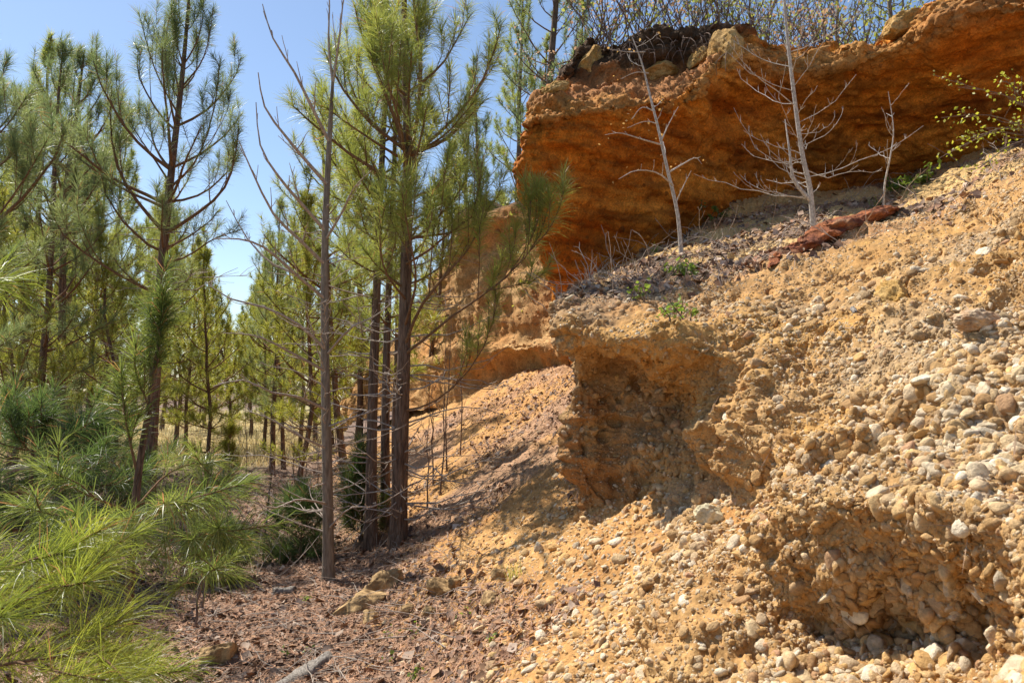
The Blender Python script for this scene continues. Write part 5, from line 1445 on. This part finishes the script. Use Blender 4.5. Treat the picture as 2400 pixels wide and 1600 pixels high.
# ================================================================== thin bare saplings and brush
def thin(px, py, d, H, seed, label, lean=0.0, mat=M_BROWN_TWIG):
    rr_ = np.random.default_rng(seed)
    p = P(px, py, d); base = np.array([p[0], p[1], Gz(p[0], p[1]) - 0.03])
    zz = np.linspace(0, H, 9)
    tl = np.column_stack([np.cumsum(rr_.normal(0, 0.012, 9)) + lean * zz, np.cumsum(rr_.normal(0, 0.012, 9)), zz]); tl -= tl[0]
    lim = auto_limbs(tl, rr_, 0.25, 0.95, 6, (0.3, 0.7), (0.5, 1.0), (0.8, 1.4), 0.004)
    bare_tree("thin_sapling", label, "sapling", tl + base, 0.010, seed + 1, lim, mat, None, 5, group="thin bare saplings in the brush", lv=1, twigs=0.2, sub=0.35, end=0.0016)
for k, (px, py, d, H, ln_, lab) in enumerate([
    (1030, 1220, 8.2, 1.7, 0.03, "thin bare sapling on the slope just right of the clump"), (1047, 1150, 9.0, 1.9, 0.02, "taller thin sapling right of the first one on the slope"), (1015, 1180, 8.8, 1.3, -0.05, "shorter thin sapling leaning left on the slope"),
    (1078, 1120, 9.5, 1.8, 0.02, "thin sapling farthest right on the slope"), (615, 1330, 7.5, 1.6, 0.01, "thin upright sapling left of the seedling boughs"), (690, 1180, 10.0, 1.3, -0.08, "arching thin sapling behind the grey trunk, left side"),
    (705, 1180, 10.3, 1.2, 0.06, "thin forked sapling close behind the grey trunk"), (740, 1190, 10.0, 1.4, 0.02, "thin sapling almost touching the grey trunk"), (520, 1360, 6.6, 1.2, 0.02, "bare stick-like sapling right of the front young pine"),
    (580, 1130, 13, 1.6, 0.0, "thin bare sapling near the pale field's edge"), (810, 1250, 9.0, 1.5, -0.1, "thin sapling between the grey trunk and the clump"), (455, 1490, 5.4, 0.75, 0.0, "short dead stem rising from the litter"), (470, 1450, 5.8, 0.9, 0.15, "short dead stem leaning over the litter"),
    (838, 1180, 9.8, 1.4, 0.1, "leaning thin sapling seen past the clump's slim pine"), (1000, 1250, 7.9, 1.0, 0.0, "low twiggy sapling at the clump's right side")]):
    thin(px, py, d, H, 1100 + 3 * k, lab, ln_)
# tangled dead twigs and brush on the forest floor
rr_ = np.random.default_rng(1201)
mb = MB()
for k in range(420):
    px = rr_.uniform(-60, 930); d = rr_.uniform(6.5, 15)
    p = P(px, 920, d); x, y = p[0], p[1]
    if x > np.interp(y, _fy, _fx) + 0.3: continue
    b = np.array([x, y, Gz(x, y)])
    q = curve_dir(b, rr_.uniform(0, 6.28), rr_.uniform(0.1, 1.4), rr_.uniform(0.0, 1.3), rr_.uniform(0.3, 1.1), 6, rr_, 0.15)
    bare_limb(q, 0.004, rr_, mb, 3, 0.2, 0.4, 0.4, 0.0018, 1)
for k in range(520):
    px = rr_.uniform(300, 1150); py = rr_.uniform(1290, 1620)
    d = 1.5 * FPX / (py - 920); p = P(px, py, d); x, y = p[0], p[1]
    if x > np.interp(y, _fy, _fx) + 0.9: continue
    q = curve_dir([x, y, Gz(x, y) + 0.012], rr_.uniform(0, 6.28), rr_.normal(0.05, 0.12), rr_.normal(0.05, 0.15), rr_.uniform(0.08, 0.45), 5, rr_, 0.15)
    bare_limb(q, rr_.uniform(0.0015, 0.005), rr_, mb, 4, 0.15, 0.4, 0.2, 0.0012, 1 if k % 3 == 0 else 0)
o = obj("undergrowth", mb.mesh("undergrowth"), M_DEAD_TWIG)
tag(o, "tangle of bare dead twigs and brush on the shaded forest floor", "undergrowth", kind="stuff")
# dry stems and twigs caught on the terrace
rr_ = np.random.default_rng(1251)
mb = MB()
tp, tn, _, _ = sample_grid(BG, BN, 260, rr_, tm)
for k in range(len(tp)):
    q = curve_dir(tp[k] - np.array([0, 0, 0.01]), rr_.uniform(0, 6.28), rr_.uniform(0.0, 1.3), rr_.uniform(-0.2, 1.2), rr_.uniform(0.12, 0.55), 6, rr_, 0.18)
    bare_limb(q, 0.0035, rr_, mb, 3, 0.14, 0.4, 0.4, 0.002, 1 if k % 2 else 0)
o = obj("dry_stems", mb.mesh("dry_stems"), M_DEAD_TWIG)
tag(o, "dry brown stems and twigs tangled on the terrace below the cliff", "dry stems", kind="stuff")
# dry grass of the open field
rr_ = np.random.default_rng(1301)
n = 26000
px = rr_.uniform(-200, 980, n); d = 17 * (60 / 17.) ** rr_.random(n)
x = (px - 1200) / FPX * d; y = d
keep = x < np.interp(y, _fy, _fx) - 0.3
x, y, d = x[keep], y[keep], d[keep]; n = len(x)
z = ground_z(x, y)
H = rr_.uniform(0.12, 0.4, n); az = rr_.uniform(0, 6.28, n)
w_ = 0.004 + 0.0008 * d
s_ = np.column_stack([np.cos(az), np.sin(az), 0 * az]) * w_[:, None]
b = np.column_stack([x, y, z - 0.02]); t_ = b + np.column_stack([rr_.normal(0, .3, n) * H, rr_.normal(0, .3, n) * H, H])
V = np.stack([b - s_, b + s_, t_], 1).reshape(-1, 3)
C = np.repeat(lerp3((0.36, 0.29, 0.13), (0.60, 0.52, 0.30), rr_.random(n)), 3, 0)
o = obj("dry_grass", make_mesh("dry_grass", V, [np.arange(n * 3).reshape(-1, 3)], C, False), M_GRASS)
tag(o, "pale straw coloured dry grass on the open field beyond the trees", "grass", kind="stuff")
